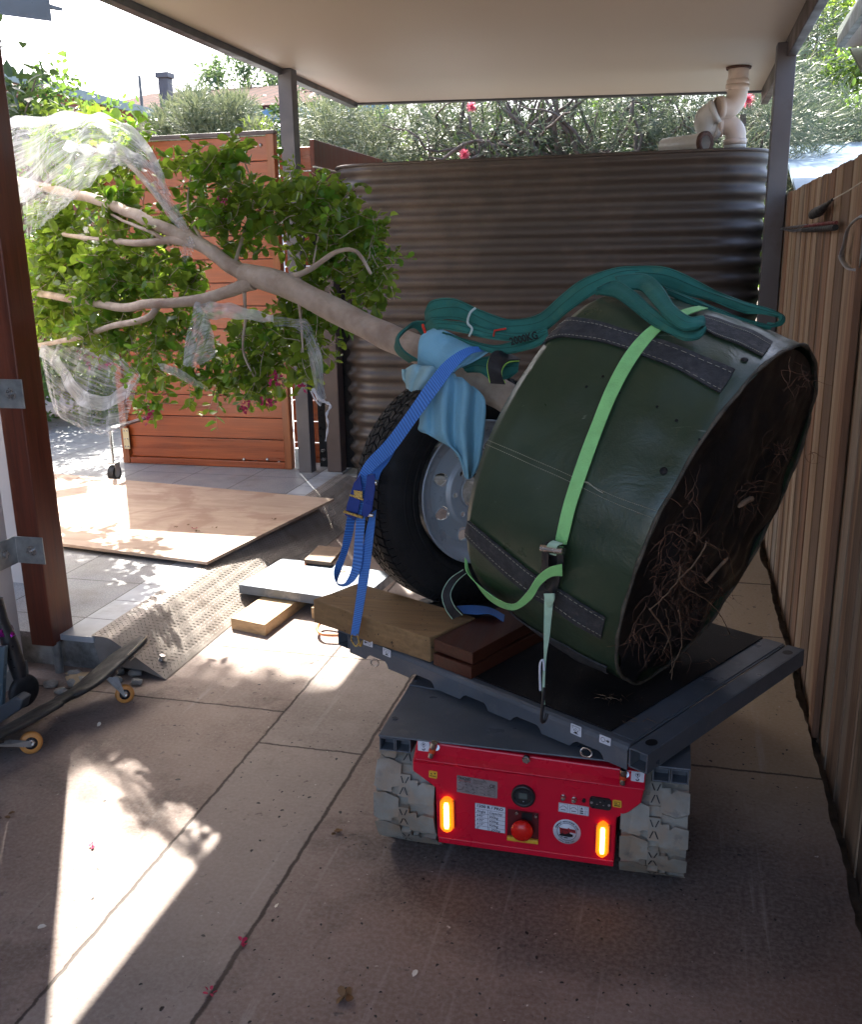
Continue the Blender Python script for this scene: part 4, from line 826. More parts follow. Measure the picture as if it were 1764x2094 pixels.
def rim():
    m = MB(); m.lathe(WC, WN, [(-.172, .215), (-.168, .228), (-.160, .226), (-.155, .205), (-.10, .19), (-.035, .196), (-.020, .212), (-.006, .226), (.004, .231), (.006, .226), (-.004, .218), (-.018, .208), (-.030, .196), (-.032, .190)], 96); rm = m.build('rim', M['rimm'], wl)
    # disc with kite shaped vents, bolt holes and open centre
    bm = bmesh.new(); NA, rs = 240, []
    def zof(r): 
        if r > .175: return -.034 - (.190 - r) * .2
        if r > .118: return -.040 + (.175 - r) * .16
        if r > .110: return -.031 + .012 * (.118 - r) / .008
        return -.019 - (r < .075) * .012 * (.075 - r) / .02
    rs = [.190, .183, .176, .168, .161, .154, .147, .140, .133, .126, .118, .114, .110, .104, .098, .092, .086, .080, .075, .068, .062]
    def vent(a, r):
        q = (a * 8 / (2 * math.pi)) % 1 - .5; x = q * 2 * math.pi / 8 * r; y = r - .147
        return abs(x) < .030 - abs(y + .004) * 1.0 and abs(y) < .0235 and abs(x) < .021
    def hole(a, r):
        q = ((a * 8 / (2 * math.pi)) + .5) % 1 - .5; x = q * 2 * math.pi / 8 * r; return x * x + (r - .092) ** 2 < .0088 ** 2
    rs = [.190 - .0035 * k for k in range(37)]; rs = [r for r in rs if r >= .061]
    m = MB(); vs = [[wpt(2 * math.pi * k / NA, zof(r), r) for k in range(NA)] for r in rs]; b = 0
    m.v = [p for row in vs for p in row]; fs = []
    for i in range(len(rs) - 1):
        for k in range(NA):
            a = 2 * math.pi * (k + .5) / NA; r = (rs[i] + rs[i + 1]) / 2
            if vent(a, r) or hole(a, r): continue
            fs.append([i * NA + k, i * NA + (k + 1) % NA, (i + 1) * NA + (k + 1) % NA, (i + 1) * NA + k])
    m.f = fs; m.sm = [True] * len(fs); d = m.build('wheel_disc', M['rimm'], rm, solid=.006); d.modifiers['s'].offset = 1
    m = MB()
    for k in range(8):                           # rolled lips round vents
        ac = 2 * math.pi * (k + .5) / 8; q = [(0, .124), (.021, .139), (.021, .151), (.011, .1695), (-.011, .1695), (-.021, .151), (-.021, .139)]
        q = [wpt(ac + x / r, zof(r) + .002, r) for x, r in q]; q.append(q[0]); m.tube(q, .0021, 6)
        ac = 2 * math.pi * k / 8; m.tube([wpt(ac + .0093 * math.cos(j * .35) / .092, zof(.092) + .001, .092 + .0093 * math.sin(j * .35)) for j in range(19)], .0015, 5)
    m.tube([wpt(j * .0785, zof(.062) + .001, .0615) for j in range(81)], .003, 6); m.build('pressed_lips', M['rimm'], rm)
rim()
# ------------------------------------------------------------------ tree trunk line (used by cloth and slings)
TK = [P(1120, 868, 1, 2.60), P(1040, 815, 1, 2.66), P(975, 780, 1, 2.70), P(870, 722, 1, 2.78), P(783, 684, 1, 2.86), P(660, 622, 1, 3.0), P(575, 580, 1, 3.12), P(500, 560, 1, 3.22)]
# ------------------------------------------------------------------ straps, towel and slings
M['green_strap'] = mat('fluoro_green_strap', (.30, .72, .25), .6, 0, var=.12, sc=20, bump=.4, bsc=260); M['green_pale'] = mat('faded_green_strap', (.42, .62, .45), .7, 0, var=.12, sc=20, bump=.4, bsc=260)
def ribbed(name, c, c2, sc=150, ax_='V'):
    n = N(name); wv_ = n.n('TexWave'); wv_.bands_direction = 'X'; wv_.inputs['Scale'].default_value = sc; n.l(n.tc.outputs['UV'], wv_.inputs['Vector'])
    col = n.mix(n.rng(wv_.outputs['Fac'], .3, .8), c2, c); n.set(col, .55, 0, .4); n.bump(wv_.outputs['Fac'], .5, .002); return n.m
M['blue_strap'] = ribbed('blue_ribbed_webbing', (.085, .27, .72), (.04, .15, .48), 26); M['blue_dark'] = mat('blue_painted_ratchet', (.006, .035, .22), .35, .2, var=.2, bump=.03)
M['gold'] = mat('yellow_zinc_steel', (.55, .40, .13), .3, .9, var=.3, sc=40); M['towel'] = mat('light_blue_towel', (.22, .47, .60), .92, 0, var=.14, sc=6, bump=.5, bsc=180, dirt=(.33, .42, .42), dsc=7, dlo=.62, dhi=.8); M['towel_pale'] = mat('pale_blue_towel', (.32, .53, .58), .92, 0, var=.12, sc=6, bump=.5, bsc=180)
def slingmat():
    n = N('faded_teal_lifting_sling'); a = n.noise(7, 5, .6); col = n.mix(n.rng(a, .3, .7), (.012, .105, .085), (.03, .20, .16)); col = n.mix(n.rng(n.noise(16, 4), .55, .72, 0, .6), col, (.075, .19, .12)); n.set(col, .82); n.bump(n.noise(200, 3), .4, .003); return n.m
M['sling'] = slingmat()
def row3(pts): return [P(x, y, 1, Y) for x, y, Y in pts]
# green ratchet strap over the bag
gs = thing('green_ratchet_strap', bagP(1135, 1150, .02), 'fluoro green ratchet strap tied over the middle of the root bag', 'ratchet strap')
strip_on_bag([(1430, 628), (1400, 634), (1352, 655), (1300, 700), (1255, 765), (1215, 850), (1180, 950), (1155, 1035), (1139, 1110)], [(1448, 634), (1410, 646), (1368, 668), (1322, 714), (1280, 778), (1240, 860), (1207, 955), (1181, 1040), (1163, 1112)], 'strap_band', M['green_strap'], gs, .011, 70, 3, .0022, False)
A_ = bagP(1127, 1215, .02); DKP = PL(1112, 1440, A_, (.3, -1, 0))
m = MB(); m.grid(patch([[bagP(1117, 1212, .03), PL(1113, 1290, A_, (.3, -1, 0)), PL(1113, 1345, A_, (.3, -1, 0)), PL(1110, 1395, A_, (.3, -1, 0)), DKP - eu * .0 + ev * .004], [bagP(1136, 1212, .03), PL(1126, 1290, A_, (.3, -1, 0)), PL(1118, 1345, A_, (.3, -1, 0)), PL(1115, 1395, A_, (.3, -1, 0)), DKP - ev * .004]], 30, 3)); m.build('strap_tail', M['green_pale'], gs, solid=.002)
m = MB(); c1 = PL(1113, 1395, A_, (.3, -1, 0)); m.tube(cr([c1 + V((0, 0, .03)), PL(1112, 1350, A_, (.3, -1, 0)), PL(1105, 1360, A_, (.3, -1, 0)), PL(1106, 1412, A_, (.3, -1, 0))], 14), .0028, 6); m.build('loose_end', M['white_s'], gs)
k0, k1 = PL(1114, 1405, A_, (.3, -1, 0)), PL(1108, 1473, A_, (.3, -1, 0)); m = MB(); m.tube(cr([k0, k0.lerp(k1, .5), k1, k1 + eu * .012 + V((0, 0, -.006)), k1 + eu * .022 + V((0, 0, .01))], 16), .0042, 8); m.build('hook', M['black_plastic'], gs)
# ratchet body
def quad(a, b, c, d): return [a, b, c, d]
m = MB(); rp = [(1117, 1108), (1140, 1102), (1157, 1120), (1158, 1150), (1150, 1180), (1140, 1215), (1120, 1205), (1108, 1180), (1112, 1140)]
q = [bagP(*p, .012) for p in rp]; nn = (bagP(1135, 1150, .04) - bagP(1135, 1150, .0)).normalized()
m.prism(q, nn * .008); m.prism([bagP(*p, .026) for p in ((1112, 1120), (1122, 1108), (1127, 1130), (1124, 1180), (1112, 1195))], nn * .016); m.prism([bagP(*p, .026) for p in ((1145, 1112), (1157, 1122), (1156, 1150), (1146, 1190), (1140, 1180))], nn * .016); m.build('ratchet', M['black_plastic'], gs, .0015)
m = MB(); m.cyl(bagP(1112, 1118, .04), bagP(1157, 1125, .04), .009, 16); m.build('ratchet_spool', M['chrome'], gs)
m = MB(); m.grid(patch([[bagP(1120, 1128, .03), bagP(1124, 1112, .048), bagP(1136, 1104, .04)], [bagP(1142, 1134, .03), bagP(1144, 1116, .048), bagP(1155, 1110, .04)]], 10, 3)); m.build('strap_roll', M['green_pale'], gs, solid=.003)
m = MB(); m.grid(patch([[bagP(1153, 1152, .05), bagP(1125, 1160, .055), bagP(1100, 1180, .06), bagP(1080, 1210, .06), bagP(1050, 1232, .05), bagP(1000, 1215, .03), bagP(955, 1175, .02), bagP(946, 1145, .015)], [bagP(1153, 1176, .04), bagP(1130, 1178, .045), bagP(1108, 1195, .05), bagP(1088, 1225, .05), bagP(1050, 1244, .045), bagP(995, 1230, .02), bagP(950, 1190, .012), bagP(943, 1160, .01)]], 50, 4)); m.build('loose_strap', M['green_strap'], gs, solid=.002)
m = MB(); m.grid(patch([[bagP(1116, 1212, .034), bagP(1119, 1225, .04), bagP(1124, 1240, .036)], [bagP(1136, 1212, .034), bagP(1136, 1226, .04), bagP(1130, 1240, .036)]], 8, 3)); m.build('sewn_tab', M['green_pale'], gs, solid=.004)
# black strap with green edges looping under the bag
bs = thing('black_strap_loop', G(915, 1262, .535), 'black webbing strap with pale green edges looping onto the yellow beam', 'strap')
ed = [[(948, 1165, 2.60), (920, 1185, 2.57), (905, 1215, 2.55), (912, 1245, 2.53), (926, 1266, 2.50)], [(954, 1172, 2.60), (934, 1190, 2.57), (922, 1215, 2.55), (930, 1240, 2.53), (946, 1258, 2.50)]]
m = MB(); m.grid(patch([row3(e) for e in ed], 26, 3)); m.build('band', M['black_rubber'], bs, solid=.002)
for e in ed: m = MB(); m.tube(cr(row3(e), 26), .0016, 5); m.build('green_edge', M['green_pale'], bs)
# blue ratchet strap
bl = thing('blue_ratchet_strap', P(730, 1290, 1, 2.52), 'blue ribbed ratchet strap running from the trunk down past the tyre to the deck', 'ratchet strap')
def band(rows, name, mt, par, solid=.002, nu=50, nv=3, **k): m = MB(); m.grid(patch([row3(r) for r in rows], nu, nv, **k)); return m.build(name, mt, par, solid=solid)
band([[(1002, 712, 2.60), (960, 710, 2.53), (915, 735, 2.475), (880, 775, 2.455), (835, 840, 2.46), (790, 900, 2.48), (748, 945, 2.49), (725, 990, 2.47)], [(1000, 718, 2.60), (965, 724, 2.52), (930, 756, 2.47), (898, 799, 2.45), (850, 864, 2.455), (806, 924, 2.475), (765, 962, 2.49), (738, 1000, 2.47)]], 'upper_band', M['blue_strap'], bl)
band([[(800, 905, 2.53), (780, 935, 2.52), (764, 960, 2.50), (756, 990, 2.48)], [(812, 915, 2.53), (795, 945, 2.52), (780, 965, 2.50), (772, 992, 2.48)]], 'lower_band', M['blue_strap'], bl, nu=20)
band([[(737, 975, 2.46), (738, 1010, 2.455), (730, 1050, 2.45), (726, 1100, 2.45), (720, 1160, 2.45), (705, 1192, 2.45), (688, 1190, 2.45), (684, 1165, 2.45), (697, 1130, 2.46), (705, 1090, 2.47), (712, 1045, 2.47)], [(752, 975, 2.46), (752, 1010, 2.455), (748, 1050, 2.45), (744, 1100, 2.45), (738, 1165, 2.45), (715, 1196, 2.45), (690, 1194, 2.47), (700, 1160, 2.47), (712, 1125, 2.48), (722, 1090, 2.49), (728, 1045, 2.49)]], 'hanging_loop', M['blue_strap'], bl, nu=70)
band([[(758, 1050, 2.47), (748, 1090, 2.465), (737, 1160, 2.46), (728, 1230, 2.455), (718, 1298, 2.45)], [(770, 1042, 2.47), (765, 1095, 2.465), (757, 1160, 2.46), (745, 1235, 2.455), (733, 1300, 2.45)]], 'tail_band', M['blue_strap'], bl, .004)
m = MB()
for off, pts in ((0, [(725, 985), (738, 968), (742, 1000), (735, 1040), (728, 1062), (706, 1050), (712, 1025)]), (.012, [(752, 970), (768, 968), (768, 1000), (762, 1040), (752, 1055), (740, 1052), (746, 1010)])): m.prism([P(x, y, 1, 2.45 - off) for x, y in pts], (.004, -.016, 0))
m.build('ratchet_frame', M['blue_dark'], bl, .0015)
m = MB(); m.tube([P(704, 1046, 1, 2.43), P(742, 1058, 1, 2.42)], .0045, 10); m.tube([P(716, 1012, 1, 2.435), P(744, 1022, 1, 2.43)], .0035, 10); m.prism([P(x, y, 1, 2.43) for x, y in ((724, 1002), (742, 1004), (742, 1018), (726, 1016))], (0, -.003, 0)); m.build('ratchet_handle', M['gold'], bl)
m = MB(); m.cyl(P(762, 985, 1, 2.43), P(772, 987, 1, 2.43), .008, 12); m.cyl(P(754, 1052, 1, 2.43), P(764, 1054, 1, 2.43), .006, 12); m.build('ratchet_axle', M['chrome'], bl)
m = MB()
for dx in (0, 9): m.tube(cr(row3([(722 + dx, 1296, 2.45), (719 + dx * 1.6, 1308, 2.45), (729 + dx, 1322, 2.45), (736 + dx * .6, 1310, 2.45)]), 12), .0026, 6)
m.build('wire_hook', M['gold'], bl)
bl2 = thing('blue_strap_end', G(970, 1245, .53), 'short piece of blue ribbed strap lying flat under the tyre behind the beam end', 'strap')
band([[(935, 1240, 2.60), (965, 1238, 2.61), (1003, 1243, 2.62), (1040, 1262, 2.60)], [(948, 1254, 2.55), (975, 1256, 2.55), (1005, 1256, 2.55), (1035, 1275, 2.55)]], 'band', M['blue_strap'], bl2, nu=20)
# towel
tw = thing('blue_towel', TK[3], 'light blue cotton towel padding the trunk and hanging down beside the tyre', 'towel')
band([[(890, 672, 2.60), (930, 685, 2.60), (975, 706, 2.60), (1003, 716, 2.60)], [(862, 690, 2.58), (905, 710, 2.56), (945, 725, 2.56), (975, 735, 2.58)], [(856, 730, 2.58), (890, 745, 2.55), (915, 755, 2.55), (930, 760, 2.58)], [(855, 752, 2.62), (880, 755, 2.58), (905, 770, 2.58), (925, 775, 2.62)]], 'upper_fold', M['towel'], tw, .006, 40, 26, fold=.009, ff=2)
band([[(824, 757, 2.58), (850, 748, 2.55), (885, 752, 2.53), (912, 760, 2.55), (930, 768, 2.58)], [(826, 775, 2.56), (848, 765, 2.52), (872, 778, 2.50), (905, 780, 2.52), (928, 782, 2.56)], [(834, 792, 2.58), (842, 800, 2.54), (862, 795, 2.52), (880, 800, 2.55), (900, 790, 2.58)]], 'middle_roll', M['towel_pale'], tw, .007, 44, 22, fold=.011, ff=4, seed=2)
band([[(872, 776, 2.57), (905, 766, 2.55), (940, 772, 2.56), (968, 792, 2.58)], [(864, 805, 2.54), (900, 796, 2.50), (948, 792, 2.52), (988, 815, 2.56)], [(860, 862, 2.53), (900, 870, 2.49), (945, 865, 2.51), (992, 845, 2.55)], [(862, 882, 2.54), (908, 900, 2.49), (950, 915, 2.51), (988, 900, 2.55)], [(925, 900, 2.53), (938, 930, 2.50), (955, 955, 2.51), (982, 945, 2.55)], [(945, 950, 2.54), (950, 965, 2.52), (958, 980, 2.53), (968, 972, 2.55)]], 'hanging_end', M['towel'], tw, .005, 70, 56, fold=.015, ff=3.4, seed=5)
# teal round slings
M['sling_dark'] = mat('dark_teal_stitching', (.004, .045, .038), .8)
def ridges(g, par):
    nv = len(g); mm2 = MB()
    for i in (1, nv // 2, nv - 2): mm2.tube([p + V((.02, -.8, .4)) * .0034 for p in g[i]], .0007, 4, cap=False)
    mm2.build('stitch_lines', M['sling_dark'], par)
def sling(rows, name, par, nu=70, nv=9, th=.005, crown=.004):
    g = patch([row3(r) for r in rows], nu, nv)
    for i in range(nv):
        for j in range(nu):
            v = i / (nv - 1); g[i][j] = g[i][j] + V((.1, -.8, .5)) * (crown * math.sin(v * math.pi) + .0018 * math.sin(v * 12.6 + 1) + .011 * noise.noise(V((j * .07, v * 1.8, rows[0][0][0] * .1))))
    m = MB(); m.grid(g); o = m.build(name, M['sling'], par, solid=th); ridges(g, o); return o
s1 = thing('lifting_sling', P(1280, 560, 1, 2.6), 'long teal lifting sling draped over the top of the root bag in two loops', 'lifting sling')
sling([[(870, 640, 2.66), (885, 617, 2.64), (930, 610, 2.62), (985, 635, 2.60), (1040, 655, 2.60), (1100, 645, 2.60), (1150, 605, 2.58), (1200, 570, 2.56), (1260, 548, 2.56), (1310, 545, 2.56)], [(872, 662, 2.66), (890, 655, 2.62), (940, 655, 2.60), (985, 672, 2.58), (1040, 683, 2.57), (1110, 678, 2.57), (1160, 640, 2.55), (1215, 600, 2.53), (1265, 575, 2.53), (1310, 565, 2.54)]], 'sling_band', s1, 90)
def sling_b(rows, name, par, nu=60, nv=9, th=.006):      # band lying on the bag skin, last value = height over it
    g = patch([[bagP(x, y, o) for x, y, o in r] for r in rows], nu, nv)
    for i in range(nv):
        for j in range(nu): g[i][j] = g[i][j] + V((.1, -.8, .5)) * (.004 * math.sin(i / (nv - 1) * math.pi) + .0018 * math.sin(i / (nv - 1) * 12.6) + .004 * noise.noise(V((j * .09, i * .2, 5))))
    m = MB(); m.grid(g); o = m.build(name, M['sling'], par, solid=th); ridges(g, o); return o
sling_b([[(1260, 560, .04), (1320, 558, .05), (1352, 585, .05), (1380, 630, .05), (1410, 655, .055), (1437, 652, .05), (1441, 664, .035)], [(1275, 590, .02), (1310, 590, .03), (1335, 620, .035), (1362, 655, .04), (1395, 680, .045), (1430, 676, .045), (1440, 670, .035)]], 'sling_loop', s1)
sling_b([[(1225, 575, .03), (1262, 575, .03), (1300, 598, .03), (1335, 632, .03), (1365, 660, .03), (1395, 672, .03), (1425, 672, .03), (1441, 660, .04)], [(1222, 592, .014), (1258, 606, .014), (1292, 632, .016), (1328, 662, .018), (1362, 684, .018), (1398, 702, .02), (1430, 698, .02), (1444, 680, .03)]], 'sling_loop', s1, 70)
sling([[(1280, 545, 2.56), (1350, 547, 2.54), (1400, 560, 2.52), (1460, 592, 2.50), (1520, 618, 2.47), (1575, 632, 2.44), (1603, 645, 2.42), (1600, 664, 2.42), (1570, 670, 2.43)], [(1300, 575, 2.54), (1360, 585, 2.52), (1410, 603, 2.50), (1460, 618, 2.48), (1520, 638, 2.45), (1565, 642, 2.43), (1592, 650, 2.42), (1590, 660, 2.42), (1570, 662, 2.43)]], 'sling_band', s1, 80)
sling([[(1360, 588, 2.50), (1420, 612, 2.48), (1480, 636, 2.46), (1530, 655, 2.44), (1580, 664, 2.42)], [(1370, 606, 2.49), (1425, 630, 2.46), (1480, 650, 2.44), (1530, 666, 2.43), (1578, 673, 2.42)]], 'sling_band', s1, 50)
s2 = thing('lifting_sling', P(860, 700, 1, 2.75), 'second teal lifting sling choked round the trunk, marked 2000KG', 'lifting sling')
sling([[(868, 690, 2.70), (848, 672, 2.66), (825, 682, 2.64), (808, 705, 2.64), (815, 725, 2.66), (838, 742, 2.70)], [(880, 660, 2.68), (850, 660, 2.64), (830, 672, 2.60), (815, 690, 2.58), (825, 715, 2.60), (855, 735, 2.64)]], 'choke_band', s2, 40)
sling([[(870, 665, 2.66), (885, 655, 2.60), (915, 655, 2.58), (950, 660, 2.58), (1010, 678, 2.57), (1060, 684, 2.56), (1115, 672, 2.56)], [(885, 690, 2.64), (900, 675, 2.58), (935, 678, 2.57), (980, 688, 2.56), (1020, 693, 2.56), (1070, 698, 2.55), (1118, 690, 2.55)]], 'sling_band', s2, 60)
sling([[(905, 680, 2.58), (950, 694, 2.575), (1000, 705, 2.57), (1040, 702, 2.56), (1080, 690, 2.56), (1120, 672, 2.56)], [(935, 690, 2.57), (970, 708, 2.565), (1010, 722, 2.56), (1050, 722, 2.55), (1090, 712, 2.54), (1122, 696, 2.54)]], 'sling_band', s2, 60)
q0, q1 = P(1046, 706, 1, 2.525), P(1102, 692, 1, 2.52); mm_ = MB(); put_text(mm_, '2000KG', q0, q1 - q0, V((0, -.3, 1)), .03, (q1 - q0).length, .0008); mm_.build('sling_lettering', M['black_ink'], s2)
sling([[(945, 750, 2.63), (970, 735, 2.62), (1000, 728, 2.61), (1040, 728, 2.60), (1062, 740, 2.60)], [(955, 762, 2.62), (985, 765, 2.60), (1010, 780, 2.58), (1040, 775, 2.58), (1060, 760, 2.59)]], 'tail_band', s2, 30)
M['red_tag'] = mat('red_stitching_tag', (.55, .03, .015), .6); M['ropem'] = mat('pale_green_cord', (.45, .55, .50), .8)
m = MB(); m.tube(row3([(865, 664, 2.60), (870, 680, 2.58), (880, 694, 2.58)]), .004, 8); m.build('red_thread', M['red_tag'], s2); m = MB(); m.tube(row3([(1010, 688, 2.55), (1012, 676, 2.55), (1036, 672, 2.55)]), .0028, 6); m.build('red_thread', M['red_tag'], s2)
m = MB(); m.tube(cr(row3([(973, 630, 2.57), (962, 640, 2.56), (957, 660, 2.56), (966, 672, 2.55), (960, 688, 2.55)]), 16), .0035, 6); m.build('cord_tie', M['ropem'], s2)
ws = thing('reflective_strap', P(1012, 750, 1, 2.58), 'black and fluoro yellow striped strap wrapped round the trunk by the bag mouth', 'strap')
M['fluoro'] = mat('fluoro_yellow_edge', (.45, .75, .10), .5)
band([[(1042, 722, 2.58), (1012, 718, 2.53), (998, 745, 2.50), (1004, 784, 2.50)], [(1066, 735, 2.58), (1038, 738, 2.52), (1026, 760, 2.49), (1034, 786, 2.50)]], 'band', M['black_rubber'], ws, nu=20)
for pts in ([(1040, 725, 2.59), (1012, 721, 2.55), (998, 745, 2.52), (1003, 782, 2.52)], [(1050, 730, 2.59), (1025, 732, 2.54), (1008, 752, 2.51), (1014, 783, 2.51)], [(1010, 735, 2.53), (1018, 760, 2.515), (1034, 783, 2.52)], [(1062, 738, 2.58), (1038, 742, 2.53), (1026, 762, 2.51), (1032, 786, 2.51)]):
    m = MB(); m.tube(cr(row3(pts), 16), .0020, 6); m.build('yellow_edge', M['fluoro'], ws)
# ------------------------------------------------------------------ the tree being moved
def barkmat():
    n = N('smooth_crepe_bark'); co = n.co(scale=(9, 9, 9)); a = n.noise(1, 5, .6, co); b = n.noise(5, 4, .6)
    col = n.mix(n.rng(a, .3, .7), (.34, .25, .18), (.60, .49, .39)); col = n.mix(n.rng(b, .5, .7, 0, .7), col, (.24, .14, .095)); col = n.mix(n.rng(n.noise(3, 3), .55, .7, 0, .6), col, (.55, .45, .38))
    n.set(col, .6); n.bump(n.noise(26, 6, .7), .7, .01); return n.m
M['bark'] = barkmat()
M['leaf'] = leafmat('rounded_green_leaf', (.045, .095, .02), (.16, .24, .045), .5, .25, (.6, .85, .07), 22)
M['leaf2'] = leafmat('young_leaf', (.06, .17, .02), (.14, .30, .04), .45, .35, (.45, .75, .05), 18)
M['petal'] = leafmat('magenta_petal', (.32, .01, .06), (.5, .04, .15), .3, .6, (.6, .08, .22), 30)
random.seed(33)
tree = thing('crepe_myrtle', TK[0], 'lopped tree lying out of the root bag with bare trunk and round green leaves', 'tree')
def deep(x, Y): return Y + .75 * max(0, (300 - x) / 300)
def limb(pts, r0, r1, name='limb', n=44, par=None):
    pts = [(x, y, deep(x, Y)) for x, y, Y in pts]; r1 = r1 * 1.2 if pts[-1][0] < 150 else r1
    q = cr([P(x, y, 1, Y) for x, y, Y in pts], n); q = [p + V((noise.noise(p * 9), noise.noise(p * 9 + V((4, 0, 0))), noise.noise(p * 9 + V((0, 4, 0))))) * r0 * .25 for p in q]
    m = MB(); m.tube(q, [r0 + (r1 - r0) * (i / (n - 1)) ** .8 + .06 * r0 * noise.noise(q[i] * 22) for i in range(n)], 14); m.build(name, M['bark'], par or tree); return q
m = MB(); q = cr(TK, 70); m.tube(q, [(.046 - .009 * (i / 69)) * (1 + .07 * noise.noise(q[i] * 12)) + (.006 * max(0, 1 - abs(i - 60) / 6)) for i in range(70)], 20); m.build('trunk', M['bark'], tree)
L = []
L.append(limb([(520, 570, 3.20), (475, 545, 3.26), (430, 512, 3.32), (375, 486, 3.38), (300, 450, 3.46), (200, 410, 3.54), (110, 388, 3.6), (20, 365, 3.66)], .030, .016))
L.append(limb([(400, 492, 3.36), (358, 445, 3.42), (300, 375, 3.52), (245, 318, 3.62), (200, 300, 3.7)], .017, .008))
L.append(limb([(400, 500, 3.35), (350, 492, 3.38), (290, 497, 3.42), (215, 492, 3.5), (130, 480, 3.6)], .019, .008))
L.append(limb([(350, 500, 3.38), (310, 475, 3.40), (260, 455, 3.44), (210, 430, 3.5)], .009, .005))
L.append(limb([(520, 580, 3.18), (480, 592, 3.2), (430, 608, 3.24), (380, 618, 3.28), (310, 622, 3.34), (240, 628, 3.4), (170, 616, 3.46), (60, 596, 3.52)], .024, .013))
L.append(limb([(322, 626, 3.33), (298, 652, 3.34), (225, 668, 3.38), (150, 692, 3.44), (75, 706, 3.5)], .014, .009))
L.append(limb([(565, 572, 3.12), (600, 566, 3.1), (640, 548, 3.08), (690, 515, 3.05), (730, 515, 3.02), (760, 560, 3.0)], .013, .005))
L.append(limb([(480, 540, 3.26), (500, 470, 3.42), (520, 400, 3.5), (500, 330, 3.55)], .008, .002))
L.append(limb([(500, 598, 3.18), (502, 650, 3.2), (498, 720, 3.22), (525, 780, 3.24)], .007, .003)); L.append(limb([(612, 620, 3.05), (616, 660, 3.08), (620, 720, 3.1)], .006, .003))
L.append(limb([(430, 515, 3.3), (385, 430, 3.48), (400, 310, 3.55)], .008, .002)); L.append(limb([(640, 548, 3.08), (652, 480, 3.2), (675, 400, 3.3)], .004, .0015))
def leaf(mb, p, d, up, L_, W_):             # rounded, slightly cupped leaf of six faces
    d = d.normalized(); s_ = d.cross(up); s_ = s_.normalized() if s_.length > 1e-3 else d.orthogonal(); n_ = s_.cross(d)
    c = random.uniform(.1, .35) * W_; b = len(mb.v)
    mb.v += [p, p + d * L_ * .3 + s_ * W_ * .42 + n_ * c, p + d * L_ * .68 + s_ * W_ * .46 + n_ * c, p + d * L_ * .95 + s_ * W_ * .2 + n_ * c * .3, p + d * L_ * .95 - s_ * W_ * .2 + n_ * c * .3, p + d * L_ * .68 - s_ * W_ * .46 + n_ * c, p + d * L_ * .3 - s_ * W_ * .42 + n_ * c, p + d * L_ * .35, p + d * L_ * .7]
    mb.f += [[b, b + 1, b + 7], [b + 1, b + 2, b + 8, b + 7], [b + 2, b + 3, b + 4, b + 8], [b, b + 7, b + 6], [b + 7, b + 8, b + 5, b + 6], [b + 8, b + 4, b + 5]]; mb.sm += [True] * 6
def spray(ml, mt, p, d, L_, nl, size, twr=.0018):
    pts = [p]; d = d.normalized()
    for i in range(6): d = (d + V((random.gauss(0, .22), random.gauss(0, .22), random.gauss(0, .18)))).normalized(); pts.append(pts[-1] + d * L_ / 6)
    mt.tube(pts, [twr * (1 - .1 * i) for i in range(7)], 4)
    for k in range(nl):
        t = (k + .5) / nl * 6; i = min(int(t), 5); q = pts[i].lerp(pts[i + 1], t - i); ax_ = (pts[i + 1] - pts[i]).normalized(); sd_ = ax_.orthogonal().normalized(); sd_.rotate(Matrix.Rotation(random.uniform(0, 6.28), 3, ax_)) 
        ld = (ax_ * random.uniform(.2, .8) + sd_ + V((0, 0, -.1))).normalized(); up = V((random.gauss(0, .5), random.gauss(0, .5), 1)); s_ = size * random.uniform(.65, 1.15); leaf(ml, q, ld, up, s_, s_ * .72)
DROP = V((0, 0, -1))
